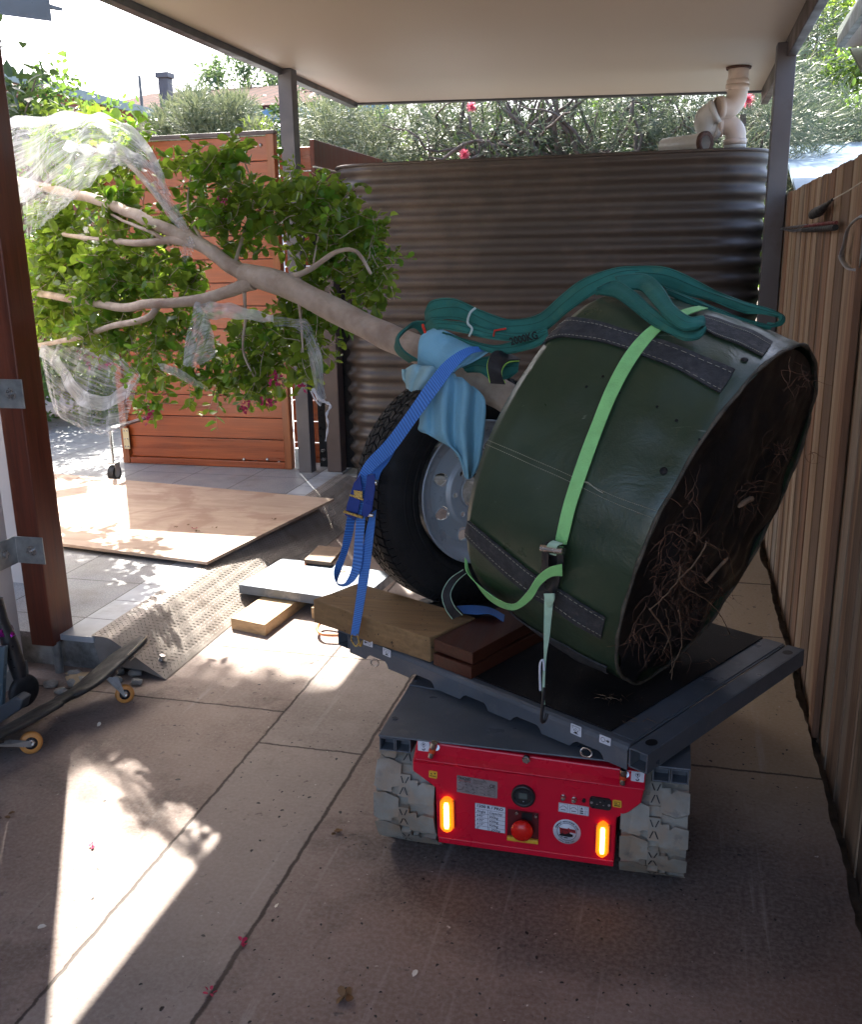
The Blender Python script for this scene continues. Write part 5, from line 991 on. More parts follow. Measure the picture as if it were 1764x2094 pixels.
blobs = [  # photo x, y, radii, depth, depth spread, sprays, droop, size
 (400, 345, 62, 45, 3.40, .16, 26, -.3, .042), (470, 330, 40, 40, 3.40, .14, 14, -.6, .042), (430, 420, 58, 55, 3.35, .2, 32, 0, .040), (505, 450, 70, 75, 3.30, .2, 48, 0, .040),
 (590, 420, 70, 60, 3.22, .2, 42, -.1, .038), (650, 470, 80, 70, 3.18, .2, 52, 0, .037), (720, 500, 62, 70, 3.10, .16, 50, .1, .034), (755, 570, 38, 60, 3.02, .12, 34, .3, .032), (680, 590, 78, 55, 3.08, .15, 40, .2, .034), (650, 400, 36, 40, 3.2, .12, 16, -.4, .038), (708, 430, 40, 40, 3.15, .12, 18, -.3, .036),
 (560, 680, 80, 50, 3.22, .16, 44, .6, .038), (650, 680, 55, 60, 3.10, .14, 34, .6, .036), (490, 720, 75, 45, 3.25, .14, 34, .7, .038), (560, 750, 70, 40, 3.2, .14, 32, .8, .038), (450, 790, 50, 38, 3.25, .1, 20, .9, .036), (520, 800, 35, 30, 3.22, .08, 9, .9, .036), (395, 745, 40, 35, 3.3, .1, 16, .7, .040), (620, 640, 60, 30, 3.1, .1, 14, .4, .036),
 (310, 800, 28, 55, 3.38, .08, 18, .9, .038), (330, 720, 50, 40, 3.36, .12, 18, .7, .038), (250, 720, 30, 14, 3.4, .08, 5, .6, .036),
 (130, 560, 70, 50, 4.0, .25, 26, .2, .045), (210, 600, 60, 40, 4.0, .25, 22, .2, .045), (110, 440, 50, 30, 3.62, .14, 18, -.3, .045), (250, 430, 50, 35, 3.5, .14, 18, -.5, .043), (150, 510, 85, 45, 3.58, .2, 44, 0, .043), (260, 540, 90, 50, 3.48, .2, 50, 0, .042), (350, 570, 75, 45, 3.40, .16, 40, .1, .040), (130, 580, 70, 42, 3.55, .2, 40, .1, .043), (230, 600, 90, 35, 3.45, .16, 34, .2, .042), (110, 655, 55, 35, 3.52, .16, 26, .4, .043), (220, 680, 75, 28, 3.42, .12, 26, .5, .041), (350, 660, 60, 32, 3.35, .12, 24, .4, .040),  # first two clumps added deeper in to keep sun off the tiles
 (340, 470, 60, 40, 3.42, .14, 22, -.2, .042), (190, 370, 80, 38, 3.68, .2, 22, -.2, .044), (110, 310, 60, 40, 3.78, .2, 18, -.3, .046), (250, 330, 40, 30, 3.62, .12, 12, -.2, .044), (270, 310, 24, 26, 3.6, .08, 9, -.8, .044), (60, 540, 30, 60, 3.66, .14, 16, 0, .045), (185, 255, 50, 22, 3.8, .12, 9, -.6, .044)]
ml = [MB(), MB()]; mt = MB()
for bx, by, rx, ry, Y, dy, n_, dr, sz in blobs:
    for k in range(int(n_ * (.92 if bx > 300 else 1.5))):
        a = random.uniform(0, 6.28); r = math.sqrt(random.random()) * 1.0; Yk = deep(bx, Y) + .07 + abs(random.gauss(0, dy)) * 1.3 - .05
        p = P(bx + rx * r * math.cos(a), by + ry * r * math.sin(a), 1, Yk); d = V((random.gauss(0, .8), random.gauss(0, .5), -dr + random.gauss(0, .5)))
        spray(ml[0] if random.random() < .8 else ml[1], mt, p - d.normalized() * .05, d, random.uniform(.08, .17), random.randint(7, 10), sz * 1.15 * random.uniform(.8, 1.25) * (1 + .18 * max(0, (300 - bx) / 300)))
ml[0].build('foliage', M['leaf'], tree); ml[1].build('young_foliage', M['leaf2'], tree); mt.build('twigs', M['bark'], tree)
random.seed(3)
for x, y, Y, n_, r in ((566, 778, 3.05, 20, .013), (548, 822, 3.08, 16, .011), (503, 832, 3.1, 16, .010), (306, 852, 3.3, 22, .012), (620, 790, 3.05, 8, .007), (455, 412, 3.2, 10, .009)):
    m = MB(); c = P(x, y, 1, Y)
    for k in range(n_):
        p = c + V((random.gauss(0, r), random.gauss(0, r), random.gauss(0, r))); d = V((random.gauss(0, 1), random.gauss(0, 1), random.gauss(0, 1))); leaf(m, p, d, V((random.gauss(0, 1), random.gauss(0, 1), 1)), .014, .014)
    m.build('flower_cluster', M['petal'], tree)
# ------------------------------------------------------------------ stretch film on the branches
def filmmat(rot=.25, sc=(34, 1.6, 1), lo=.42, mx_=.92):
    n = N('clear_stretch_film'); u0 = n.n('Mapping'); n.l(n.tc.outputs['UV'], u0.inputs[0]); u0.inputs['Rotation'].default_value = (0, 0, rot); uv = n.n('Mapping'); n.l(u0.outputs[0], uv.inputs[0]); uv.inputs['Scale'].default_value = sc
    a = n.noise(1, 5, .65, uv.outputs[0], .5); b = n.noise(14, 4, .6); cl = n.noise(3.2, 5, .6); al = n.math('ADD', n.math('ADD', n.rng(a, lo, lo + .3, .05, .5), n.rng(cl, .42, .68, .0, .26)), n.rng(b, .58, .72, 0, .3))
    n.set((.85, .88, .92), n.rng(b, .3, .7, .12, .4), 0, .9); tr = n.n('BsdfTransparent'); tl = n.n('BsdfTranslucent'); tl.inputs[0].default_value = (.85, .88, .92, 1)
    m1 = n.n('MixShader'); m1.inputs[0].default_value = .35; n.l(n.b.outputs[0], m1.inputs[1]); n.l(tl.outputs[0], m1.inputs[2])
    m2 = n.n('MixShader'); n.l(n.math('MINIMUM', al, mx_), m2.inputs[0]); n.l(tr.outputs[0], m2.inputs[1]); n.l(m1.outputs[0], m2.inputs[2]); n.l(m2.outputs[0], n.out.inputs[0]); n.bump(a, .6, .01); return n.m
M['film'] = filmmat(-.75, (40, 3, 1), .38); M['film_edge'] = filmmat(0, (6, 10, 1), .16, .97); M['film_h'] = filmmat(1.35, (30, 2.5, 1), .38)
def film(name, rows, par, nu=90, nv=60, fold=.012, ff=6, seed=0, mt='film'): m = MB(); m.grid(patch([row3([(x, y, deep(x, Y) - .02) for x, y, Y in r]) for r in rows], nu, nv, fold=fold * 1.6, ff=ff, seed=seed)); return m.build(name, M[mt], par)
f1 = thing('stretch_film', P(200, 300, 1, 3.5), 'shiny clear plastic film wrapped over the upper left branches of the tree', 'plastic film')
film('film_sheet', [[(20, 243, 3.75), (90, 236, 3.7), (170, 232, 3.65), (225, 240, 3.55), (280, 270, 3.45), (318, 320, 3.35), (335, 372, 3.3), (352, 430, 3.25)], [(20, 300, 3.6), (90, 285, 3.5), (160, 262, 3.42), (215, 275, 3.4), (265, 305, 3.36), (300, 345, 3.3), (325, 395, 3.27), (350, 440, 3.23)], [(30, 420, 3.5), (90, 390, 3.42), (140, 360, 3.36), (195, 330, 3.34), (240, 335, 3.34), (285, 360, 3.3), (318, 400, 3.26), (352, 445, 3.22)]], f1)
film('film_edge', [[(20, 240, 3.74), (90, 234, 3.68), (170, 230, 3.62), (225, 238, 3.52), (280, 268, 3.42), (318, 318, 3.32), (338, 370, 3.28), (348, 400, 3.26)], [(20, 262, 3.70), (90, 256, 3.64), (160, 250, 3.58), (215, 252, 3.5), (268, 282, 3.4), (304, 326, 3.31), (326, 372, 3.27), (336, 400, 3.25)]], f1, 90, 10, seed=12, mt='film_edge')
film('film_edge', [[(140, 290, 3.37), (190, 298, 3.35), (240, 294, 3.35), (300, 326, 3.32), (336, 352, 3.29)], [(130, 306, 3.36), (185, 316, 3.34), (240, 310, 3.34), (296, 342, 3.31), (334, 368, 3.28)]], f1, 60, 8, seed=13, mt='film_edge')
film('film_sheet', [[(105, 390, 3.46), (140, 350, 3.4), (190, 300, 3.36), (240, 300, 3.36), (300, 330, 3.33), (330, 350, 3.3)], [(85, 440, 3.44), (125, 420, 3.38), (165, 395, 3.34), (205, 360, 3.33), (250, 330, 3.33), (300, 340, 3.31)]], f1, 60, 40, seed=3)
film('film_sheet', [[(42, 372, 3.56), (70, 380, 3.52), (110, 392, 3.5), (160, 400, 3.5)], [(48, 430, 3.54), (75, 425, 3.5), (105, 430, 3.5), (130, 425, 3.5)], [(52, 485, 3.54), (66, 475, 3.5), (85, 460, 3.5), (100, 445, 3.5)]], f1, 50, 40, seed=8)
film('film_sheet', [[(330, 372, 3.28), (345, 400, 3.26), (372, 440, 3.22), (382, 462, 3.22)], [(300, 372, 3.28), (325, 415, 3.26), (352, 455, 3.22), (374, 468, 3.22)]], f1, 40, 20, seed=4)
film('film_sheet', [[(368, 515, 3.28), (378, 500, 3.24), (390, 480, 3.22)], [(378, 540, 3.28), (388, 525, 3.24), (400, 500, 3.22)]], f1, 24, 16, seed=6)
f2 = thing('stretch_film', P(170, 800, 1, 3.5), 'torn clear plastic film hanging in a bag below the lowest left branch', 'plastic film')
film('film_sheet', [[(80, 702, 3.52), (120, 704, 3.5), (170, 712, 3.46), (235, 722, 3.42), (290, 770, 3.4)], [(86, 740, 3.50), (110, 750, 3.47), (150, 760, 3.44), (210, 770, 3.42), (280, 790, 3.4)], [(98, 790, 3.50), (115, 820, 3.45), (155, 835, 3.42), (205, 835, 3.42), (275, 815, 3.4)], [(110, 835, 3.50), (125, 852, 3.46), (165, 868, 3.44), (210, 878, 3.44), (262, 850, 3.42)], [(122, 852, 3.50), (150, 868, 3.48), (185, 885, 3.46), (225, 890, 3.46), (250, 875, 3.45)]], f2, 110, 80, .014, 7, 2, 'film_h')
film('film_sheet', [[(80, 703, 3.5), (115, 720, 3.46), (140, 760, 3.42), (175, 800, 3.4), (220, 808, 3.4), (275, 780, 3.4)], [(82, 730, 3.5), (105, 745, 3.46), (130, 785, 3.42), (165, 830, 3.4), (225, 835, 3.4), (270, 800, 3.4)]], f2, 80, 24, .012, 5, 5, 'film_edge')
f3 = thing('stretch_film', P(400, 680, 1, 3.2), 'crumpled clear plastic film hanging under the middle of the branches', 'plastic film')
film('film_sheet', [[(402, 618, 3.26), (430, 618, 3.22), (470, 620, 3.18), (520, 634, 3.12), (560, 645, 3.08)], [(395, 628, 3.26), (425, 650, 3.22), (470, 650, 3.18), (520, 655, 3.12), (560, 660, 3.08)]], f3, 50, 20, .008, 4, 1, 'film_edge')
film('film_sheet', [[(398, 622, 3.24), (412, 630, 3.2), (430, 660, 3.18), (440, 700, 3.16)], [(382, 690, 3.24), (400, 700, 3.2), (420, 715, 3.18), (440, 725, 3.16)], [(372, 745, 3.24), (385, 750, 3.2), (405, 748, 3.18), (425, 740, 3.16)]], f3, 44, 50, .010, 4, 2)
film('film_sheet', [[(322, 742, 3.28), (350, 748, 3.24), (380, 762, 3.2), (425, 792, 3.16)], [(328, 758, 3.28), (355, 768, 3.24), (385, 784, 3.2), (425, 800, 3.16)]], f3, 40, 14, .008, 4, 3, 'film_h')
f4 = thing('stretch_film', P(650, 740, 1, 3.0), 'long twisted tail of clear plastic film hanging beside the grey post', 'plastic film')
film('film_sheet', [[(560, 648, 3.05), (600, 650, 3.02), (628, 655, 3.0), (645, 690, 2.98), (660, 735, 2.98), (662, 790, 2.98), (668, 815, 2.98)], [(560, 668, 3.05), (590, 668, 3.02), (615, 680, 3.0), (628, 710, 2.98), (635, 750, 2.98), (645, 800, 2.98), (655, 832, 2.98)]], f4, 90, 22, .008, 3, 1)
M['filmt'] = mat('twisted_white_film', (.72, .72, .74), .35, 0, var=.1, sc=40, bump=.5)
m = MB(); m.tube(cr(row3([(640, 795, 2.98), (652, 815, 2.97), (665, 822, 2.97), (676, 830, 2.97), (668, 848, 2.97), (671, 870, 2.97), (666, 902, 2.97)]), 40), [.006 - .0035 * i / 39 + .0015 * math.sin(i * 1.3) for i in range(40)], 7); m.build('twisted_tail', M['filmt'], f4)
m = MB(); m.tube(cr(row3([(636, 800, 2.98), (645, 818, 2.97), (656, 830, 2.97)]), 14), .003, 6); m.build('twisted_tail', M['filmt'], f4)
# ------------------------------------------------------------------ timber gate
GY = 5.93
gt = thing('timber_gate', (-2.5, GY, .14), 'red stained timber gate of horizontal boards standing behind the tree', 'gate')
gx0, gx1, gz0, gz1 = -3.80, -2.508, .155, 2.30
m = MB(); z = gz0 + .045; nb_ = 14; bh = (gz1 - gz0 - .05) / nb_
for k in range(nb_):
    m = MB(); m.box(((gx0 + gx1) / 2, GY + .012, z + bh * k + bh / 2), (gx1 - gx0 - .10, .022, bh - .005)); m.build('board', M['gate_red'], gt, .003)
m = MB(); m.box(((gx0 + gx1) / 2, GY + .034, (gz0 + gz1) / 2), (gx1 - gx0 - .02, .012, gz1 - gz0 - .02)); m.build('backing_sheet', M['beam_brown'], gt)  # added behind the boards to stop light showing through the gaps
m = MB(); m.box((gx1 - .026, GY, (gz0 + gz1) / 2), (.052, .06, gz1 - gz0)); m.build('stile', M['gate_v'], gt, .003); m = MB(); m.box((gx0 + .026, GY, (gz0 + gz1) / 2), (.052, .06, gz1 - gz0)); m.build('stile', M['gate_v'], gt, .003)
m = MB(); m.box(((gx0 + gx1) / 2, GY + .001, gz0 + .022), (gx1 - gx0 - .108, .055, .044)); m.build('bottom_rail', M['gate_red'], gt, .003)
m = MB(); m.box(((gx0 + gx1) / 2, GY + .001, gz1 + .012), (gx1 - gx0 + .01, .066, .022)); m.build('top_cap', M['beam_brown'], gt, .002)
for x, y in ((499, 940), (523, 945), (547, 940), (571, 946), (533, 297), (560, 297)):
    c = PY(x, y, GY - .001); m = MB(); m.lathe(c, (0, -1, 0), [(0, .012), (.005, .010), (.008, .0055), (.009, .0001)], 16); m.build('coach_bolt', M['bolt'], gt)
M['cream_plate'] = mat('cream_steel_plate', (.5, .42, .25), .5, .2, var=.15)
a, b = PY(250, 876, GY - .036), PY(266, 918, GY - .036); m = MB(); m.prism([(a.x, a.y, a.z), (b.x, a.y, a.z), (b.x, a.y, b.z), (a.x, a.y, b.z)], (0, .004, 0)); hp_ = m.build('wheel_bracket', M['cream_plate'], gt)
for u in (.25, .75):
    for v in (.12, .5, .88): c = V((a.x + (b.x - a.x) * u, a.y, b.z + (a.z - b.z) * v)); m = MB(); m.cyl(c, c + V((0, -.004, 0)), .006, 10); m.build('screw', M['bolt'], hp_)
w0 = G(234, 967, .206); CYW = w0.y
m = MB(); m.cyl((w0.x - .02, CYW, w0.z), (w0.x + .02, CYW, w0.z), .052, 28); cw = m.build('caster_wheel', M['black_rubber'], gt, .006)
m = MB(); m.cyl((w0.x - .023, CYW, w0.z), (w0.x + .023, CYW, w0.z), .028, 20); m.build('wheel_hub', M['galv'], cw)
m = MB(); m.prism([(w0.x + .026, CYW - .02, w0.z - .01), (w0.x + .026, CYW + .02, w0.z - .01), (w0.x + .026, CYW + .03, w0.z + .07), (w0.x + .026, CYW - .03, w0.z + .07)], (.003, 0, 0)); m.box((w0.x, CYW, w0.z + .068), (.055, .05, .008)); m.cyl((w0.x, CYW, w0.z + .07), (w0.x, CYW, w0.z + .30), .008, 10)
m.tube([V((w0.x + .014 * math.cos(k * .8), CYW + .014 * math.sin(k * .8), w0.z + .12 + .0016 * k)) for k in range(100)], .0025, 5); m.box((w0.x + .03, (CYW + GY) / 2, w0.z + .30), (.05, GY - CYW, .012)); m.build('caster_fork', M['galv'], gt)
m = MB(); m.cyl((-2.468, GY, .16), (-2.468, GY, .30), .022, 20); hg = m.build('hinge_pin', M['galv'], gt)
# timber behind and beside the post
tf = thing('timber_fence', (-2.5, 6.6, .1), 'dark red timber fence running back behind the grey post above the tank', 'fence')
m = MB()
for k in range(4): m = MB(); m.box((-2.33, 6.85, 2.20 - .17 * k), (.03, 1.5, .16)); m.build('board', M['post_red'], tf, .003)
for k in range(14): m = MB(); m.box((-2.47, 6.16, .22 + .15 * k), (.22, .03, .142)); m.build('board', M['gate_red'], tf, .003)
# ------------------------------------------------------------------ caster board lying by the post
cw1, cw2 = G(257, 1436), G(66, 1539); pl_n = V((cw2 - cw1).yx.to_3d()); pl_n = V((-(cw2 - cw1).y, (cw2 - cw1).x, 0)).normalized()
cb = thing('caster_board', (cw1 + cw2) / 2, 'black two wheeled caster board lying on the concrete, tail kicked up', 'caster board')
pth = [PL(x, y, cw1, pl_n) for x, y in ((-60, 1545), (0, 1508), (60, 1478), (148, 1427), (200, 1397), (241, 1362), (280, 1328), (314, 1302))]
wdir = (O - pth[3]).normalized(); along = (pth[3] - pth[2]).normalized(); wdir = (wdir - along * wdir.dot(along)).normalized(); tn = along.cross(wdir)
wdir = (wdir + tn * .16).normalized(); tn = along.cross(wdir).normalized()
if tn.z < 0: tn = -tn
def board(i0, i1, name, mt, hw0, off=0):
    q = cr(pth, 60)[i0:i1]; rows = []
    for i, p in enumerate(q):
        f_ = (i0 + i) / 59; hw_ = hw0 * (1 - max(0, (f_ - .80) / .2) ** 2 * .55) * (1 - max(0, (.46 - abs(f_ - .02)) * 0)) ; hw_ *= .55 if .40 < f_ < .47 else 1
        rows.append([p + wdir * hw_ * math.sin(a) * 1.0 - wdir * .08 + tn * (.016 * math.cos(a) + off) for a in [k * math.pi / 6 for k in range(13)]])
    m = MB(); m.grid(rows); m.uv = {}; m.add(rows[-1][:-1], [tuple(range(12))]); m.add(rows[0][:-1], [tuple(range(11, -1, -1))]); return m.build(name, mt, cb)
M['board_m'] = mat('dusty_black_board', (.022, .023, .024), .6, 0, var=.5, sc=12, bump=.2, dirt=(.10, .09, .08), dsc=9, dlo=.55, dhi=.75)
board(0, 28, 'rear_deck', M['board_m'], .095); board(26, 60, 'front_deck', M['board_m'], .095)
q = cr(pth, 60)[46:60]; M['ply_edge'] = mat('pale_board_edge', (.45, .38, .28), .6)
for s_ in (-1, 1): m = MB(); m.tube([p - wdir * .08 * 1 + tn * .0165 * s_ * .7 + wdir * (.093 * (1 - max(0, (.80 + .0145 * i - .80) / .2) ** 2 * .55)) for i, p in enumerate(q)], .0022, 5); m.build('edge_stripe', M['ply_edge'], cb)
M['orange_wheel'] = mat('orange_urethane', (.58, .25, .06), .45, 0, var=.1, sc=20, dirt=(.35, .17, .06), dsc=20)
for c, r in ((G(257, 1436) + V((0, 0, .034)), .034), (G(66, 1539) + V((0, 0, .037)), .037)):
    axd = (V((O.x, O.y, 0)) - V((c.x, c.y, 0))).normalized(); axd = (axd + V((0, 0, .18))).normalized()
    m = MB(); m.lathe(c - axd * .012, axd, [(0, r * .55), (-.0, r * .8), (.004, r * .97), (.012, r), (.020, r * .97), (.024, r * .8), (.024, r * .55)], 32); wz = m.build('caster_wheel', M['orange_wheel'], cb)
    m = MB(); m.lathe(c - axd * .011, axd, [(0, .001), (0, r * .56), (.021, r * .56), (.0215, r * .3), (.0225, .001)], 24); m.build('wheel_core', M['black_plastic'], wz)
    m = MB(); m.lathe(c, axd, [(.011, r * .34), (.0145, r * .32), (.015, r * .2), (.013, .001)], 20); m.build('bearing', M['chrome'], wz)
    up = min(pth, key=lambda p: (p - c).length); up = [pth[5], pth[1]][0 if r < .035 else 1]; base = V((up.x, up.y, up.z)) ; base = base - wdir * .06
    m = MB(); m.prism([c + axd * .016 + V(v_) for v_ in ((0, 0, -.012), (.0, 0, .010))] + [base.lerp(c, .35) + axd * .016 + along * .018, base.lerp(c, .15) - along * .03 + axd * .016], axd * .004)
    m.build('caster_fork', M['galv'], cb, .001); m = MB(); m.tube([base, base.lerp(c, .3)], [.032, .022], 14); m.build('caster_head', M['black_plastic'], cb)
# ------------------------------------------------------------------ scooter standing at the left edge
M['purple'] = mat('metallic_purple_clamp', (.35, .02, .28), .25, .8, var=.1); M['blue_grey'] = mat('blue_grey_aluminium', (.13, .19, .23), .4, .5, var=.15, dirt=(.3, .33, .33), dsc=30, dlo=.6, dhi=.7)
sc_n = (0, 1, 0); sy = 2.60
sc = thing('kick_scooter', G(20, 1480), 'dark kick scooter with a purple clamp leaning by the wall at the left edge', 'scooter')
def SP(x, y, o=0): return PY(x, y, sy - o)
m = MB(); m.tube([SP(-8, 1225), SP(2, 1270), SP(22, 1320), SP(36, 1365), SP(44, 1400)], [.022, .024, .028, .028, .02], 14); m.build('steering_fork', M['black_plastic'], sc)
m = MB(); m.tube([SP(-14, 1296), SP(16, 1290)], [.028, .028], 14); m.tube([SP(10, 1285), SP(26, 1302)], [.012, .012], 8); m.build('clamp', M['purple'], sc, .002)
c = SP(50, 1412); m = MB(); m.lathe(c - V((.014, 0, 0)), (1, -.25, 0), [(0, .03), (.0, .05), (.006, .058), (.014, .060), (.022, .058), (.028, .05), (.028, .03), (.028, .001)], 32); m.build('wheel', M['black_rubber'], sc)
m = MB(); m.prism([SP(-30, 1325, .06), SP(17, 1318, .06), SP(11, 1440, .06), SP(-30, 1446, .06)], (0, -.02, 0)); m.build('deck_plate', M['blue_grey'], sc, .003)
m = MB(); m.prism([SP(-40, 1470, .1), SP(30, 1425, .1), SP(46, 1432, .1), SP(40, 1452, .1), SP(-40, 1506, .1)], (0, .05, 0)); m.build('rear_fender', M['steel_grey'], sc, .006)
# ------------------------------------------------------------------ eaves in the top corners
ev_ = thing('house_eave', (-3.3, 4, 2.7), 'dark grey metal roof edge of the house in the top left corner', 'roof edge')
tip = P(128, 23, 2, 3.75); t2 = P(106, 44, 2, 3.48); m = MB(); ex = P(45, 0, 2, 3.75) - tip; ex = V((ex.x, ex.y, 0)).normalized(); fx_ = P(0, 30, 2, 3.48) - t2; fx_ = V((fx_.x, fx_.y, 0)).normalized()
m.prism([tip, tip + ex * 3.2 + V((0, 0, .02)), tip + ex * 3.2 + fx_ * 6, tip + fx_ * 6], (0, 0, .03)); m.build('roof_sheet', M['steel_grey'], ev_)
m = MB(); m.prism([t2, t2 + fx_ * .9, t2 + fx_ * .9 + V((0, 0, .26)), t2 + V((0, 0, .26))], (-.02, -.03, 0)); m.build('fascia', M['steel_grey'], ev_)
M['eave_w'] = mat('white_eave_lining', (.5, .52, .52), .6, 0, var=.05); M['eave_g'] = mat('grey_green_gutter', (.16, .19, .17), .5, 0, var=.1)
er = thing('neighbour_eave', (.75, 5, 2.4), 'grey gutter and pale eave of the neighbouring house in the top right corner', 'roof edge')
a, b, c_, d = P(1712, 98, 1, 5), P(1768, 22, 1, 4.2), P(1800, 120, 1, 4.4), P(1738, 128, 1, 5.1)
m = MB(); m.prism([a, b, b + V((0, 0, .08)), a + V((0, 0, .08))], (.03, 0, 0)); m.build('gutter', M['eave_g'], er); m = MB(); m.prism([a + V((.03, .0, .0)), b + V((.03, 0, 0)), b + V((1.5, 0, 0)), a + V((1.5, 0, 0))], (0, 0, .03)); m.build('eave_lining', M['eave_w'], er)
m = MB(); m.prism([a + V((.06, .02, -.0)), a + V((1.5, .02, 0)), a + V((1.5, .02, -.12)), a + V((.12, .02, -.10))], (0, .03, 0)); m.build('fascia', M['eave_g'], er)
# ------------------------------------------------------------------ neighbouring shed and houses
M['shed_m'] = mat('pale_blue_roof_sheet', (.20, .27, .33), .7, 0, spec=.1, var=.05, sc=2, bump=.02)
sh = thing('neighbour_shed', (2, 8, 0), 'pale blue flat shed roof just over the paling fence', 'shed')
m = MB(); m.prism([(.62, 5.95, 1.80), (5, 5.95, 1.80), (5, 9.4, 2.40), (.82, 9.4, 2.40)], (0, 0, .03)); m.build('roof', M['shed_m'], sh)
m = MB(); m.box((2.9, 7.7, .85), (4, 3.2, 1.7)); m.build('wall', M['eave_w'], sh)
def brickmat():
    n = N('red_brick'); bk = n.n('TexBrick'); n.l(n.co(rot=(R(90), 0, R(90))), bk.inputs[0]); bk.inputs['Scale'].default_value = 1; bk.inputs['Brick Width'].default_value = .24; bk.inputs['Row Height'].default_value = .086; bk.inputs['Mortar Size'].default_value = .008
    bk.inputs['Color1'].default_value = (.24, .075, .045, 1); bk.inputs['Color2'].default_value = (.17, .05, .03, 1); bk.inputs['Mortar'].default_value = (.3, .25, .22, 1); n.set(bk.outputs[0], .85); return n.m
M['brick'] = brickmat(); M['flash'] = mat('grey_green_flashing', (.20, .25, .25), .5, 0, var=.05)
bw = thing('brick_building', (-7, 10, 0), 'red brick building with grey green roof flashing at the left behind the tree', 'building')
e1 = PY(306, 236, 12); m = MB(); m.box((e1.x - 2, 9.5, e1.z / 2), (4, 5, e1.z)); m.build('brick_wall', M['brick'], bw); m = MB(); m.box((e1.x - 2, 9.5, e1.z + .03), (4.1, 5.1, .10)); m.build('roof_flashing', M['flash'], bw)
m = MB(); m.box((e1.x + .01, 11.7, PY(300, 262, 11.7).z), (.03, .22, .3)); m.build('vent', M['brown_wood'], bw)
a = PY(290, 215, 13); tag(MB().cyl((a.x, 13, a.z - 2.5), (a.x, 13, PY(287, 155, 13).z), .022, 8).build('aerial_pole', M['steel_grey']), 'thin dark aerial pole rising above the brick building', 'pole')
M['tileroof'] = None
def tr_():
    n = N('brown_roof_tiles'); bk = n.n('TexBrick'); n.l(n.co(), bk.inputs[0]); bk.inputs['Scale'].default_value = 1; bk.inputs['Brick Width'].default_value = .3; bk.inputs['Row Height'].default_value = .3; bk.inputs['Mortar Size'].default_value = .035; bk.offset = 0
    bk.inputs['Color1'].default_value = (.075, .033, .026, 1); bk.inputs['Color2'].default_value = (.055, .024, .02, 1); bk.inputs['Mortar'].default_value = (.02, .012, .01, 1); n.set(bk.outputs[0], .9, 0, .05); return n.m
M['tileroof'] = tr_(); M['bluefascia'] = mat('blue_grey_fascia', (.10, .22, .36), .5); M['white_wall'] = mat('white_weatherboard', (.6, .6, .58), .7, bump=.05)
ho = thing('tiled_house', (-9, 20, 0), 'distant house with brown tiled roof, blue fascia and a chimney', 'house')
a, b = PY(470, 228, 19), PY(600, 228, 19); r1, r2 = PY(330, 183, 23), PY(600, 180, 23)
m = MB(); m.prism([(a.x - 4, 19, a.z), (b.x + 2, 19, a.z), (b.x + 2.2, 23, r2.z), (a.x - 4, 23, r2.z)], (0, 0, .08)); m.build('roof', M['tileroof'], ho); m = MB(); m.box(((a.x + b.x) / 2 - 1, 19, a.z - .12), (b.x - a.x + 6, .1, .22)); m.build('fascia', M['bluefascia'], ho)
m = MB(); m.box(((a.x + b.x) / 2 - 1, 19.4, a.z / 2 - .2), (b.x - a.x + 5, .3, a.z - .3)); m.build('wall', M['white_wall'], ho)
m = MB(); cz = PY(337, 155, 20); m.box((cz.x, 20, cz.z - .8), (.22, .22, 1.6)); m.box((cz.x, 20, cz.z), (.30, .30, .10)); m.build('chimney', M['post_grey'], ho)
b2 = PY(500, 250, 16); m = MB(); m.box((b2.x + .6, 16, b2.z - .2), (2.6, .08, .18)); m.box((b2.x + .6, 16.2, b2.z - .55), (2.5, .08, .25)); sec = m.build('carport_beam', M['bluefascia'], ho)
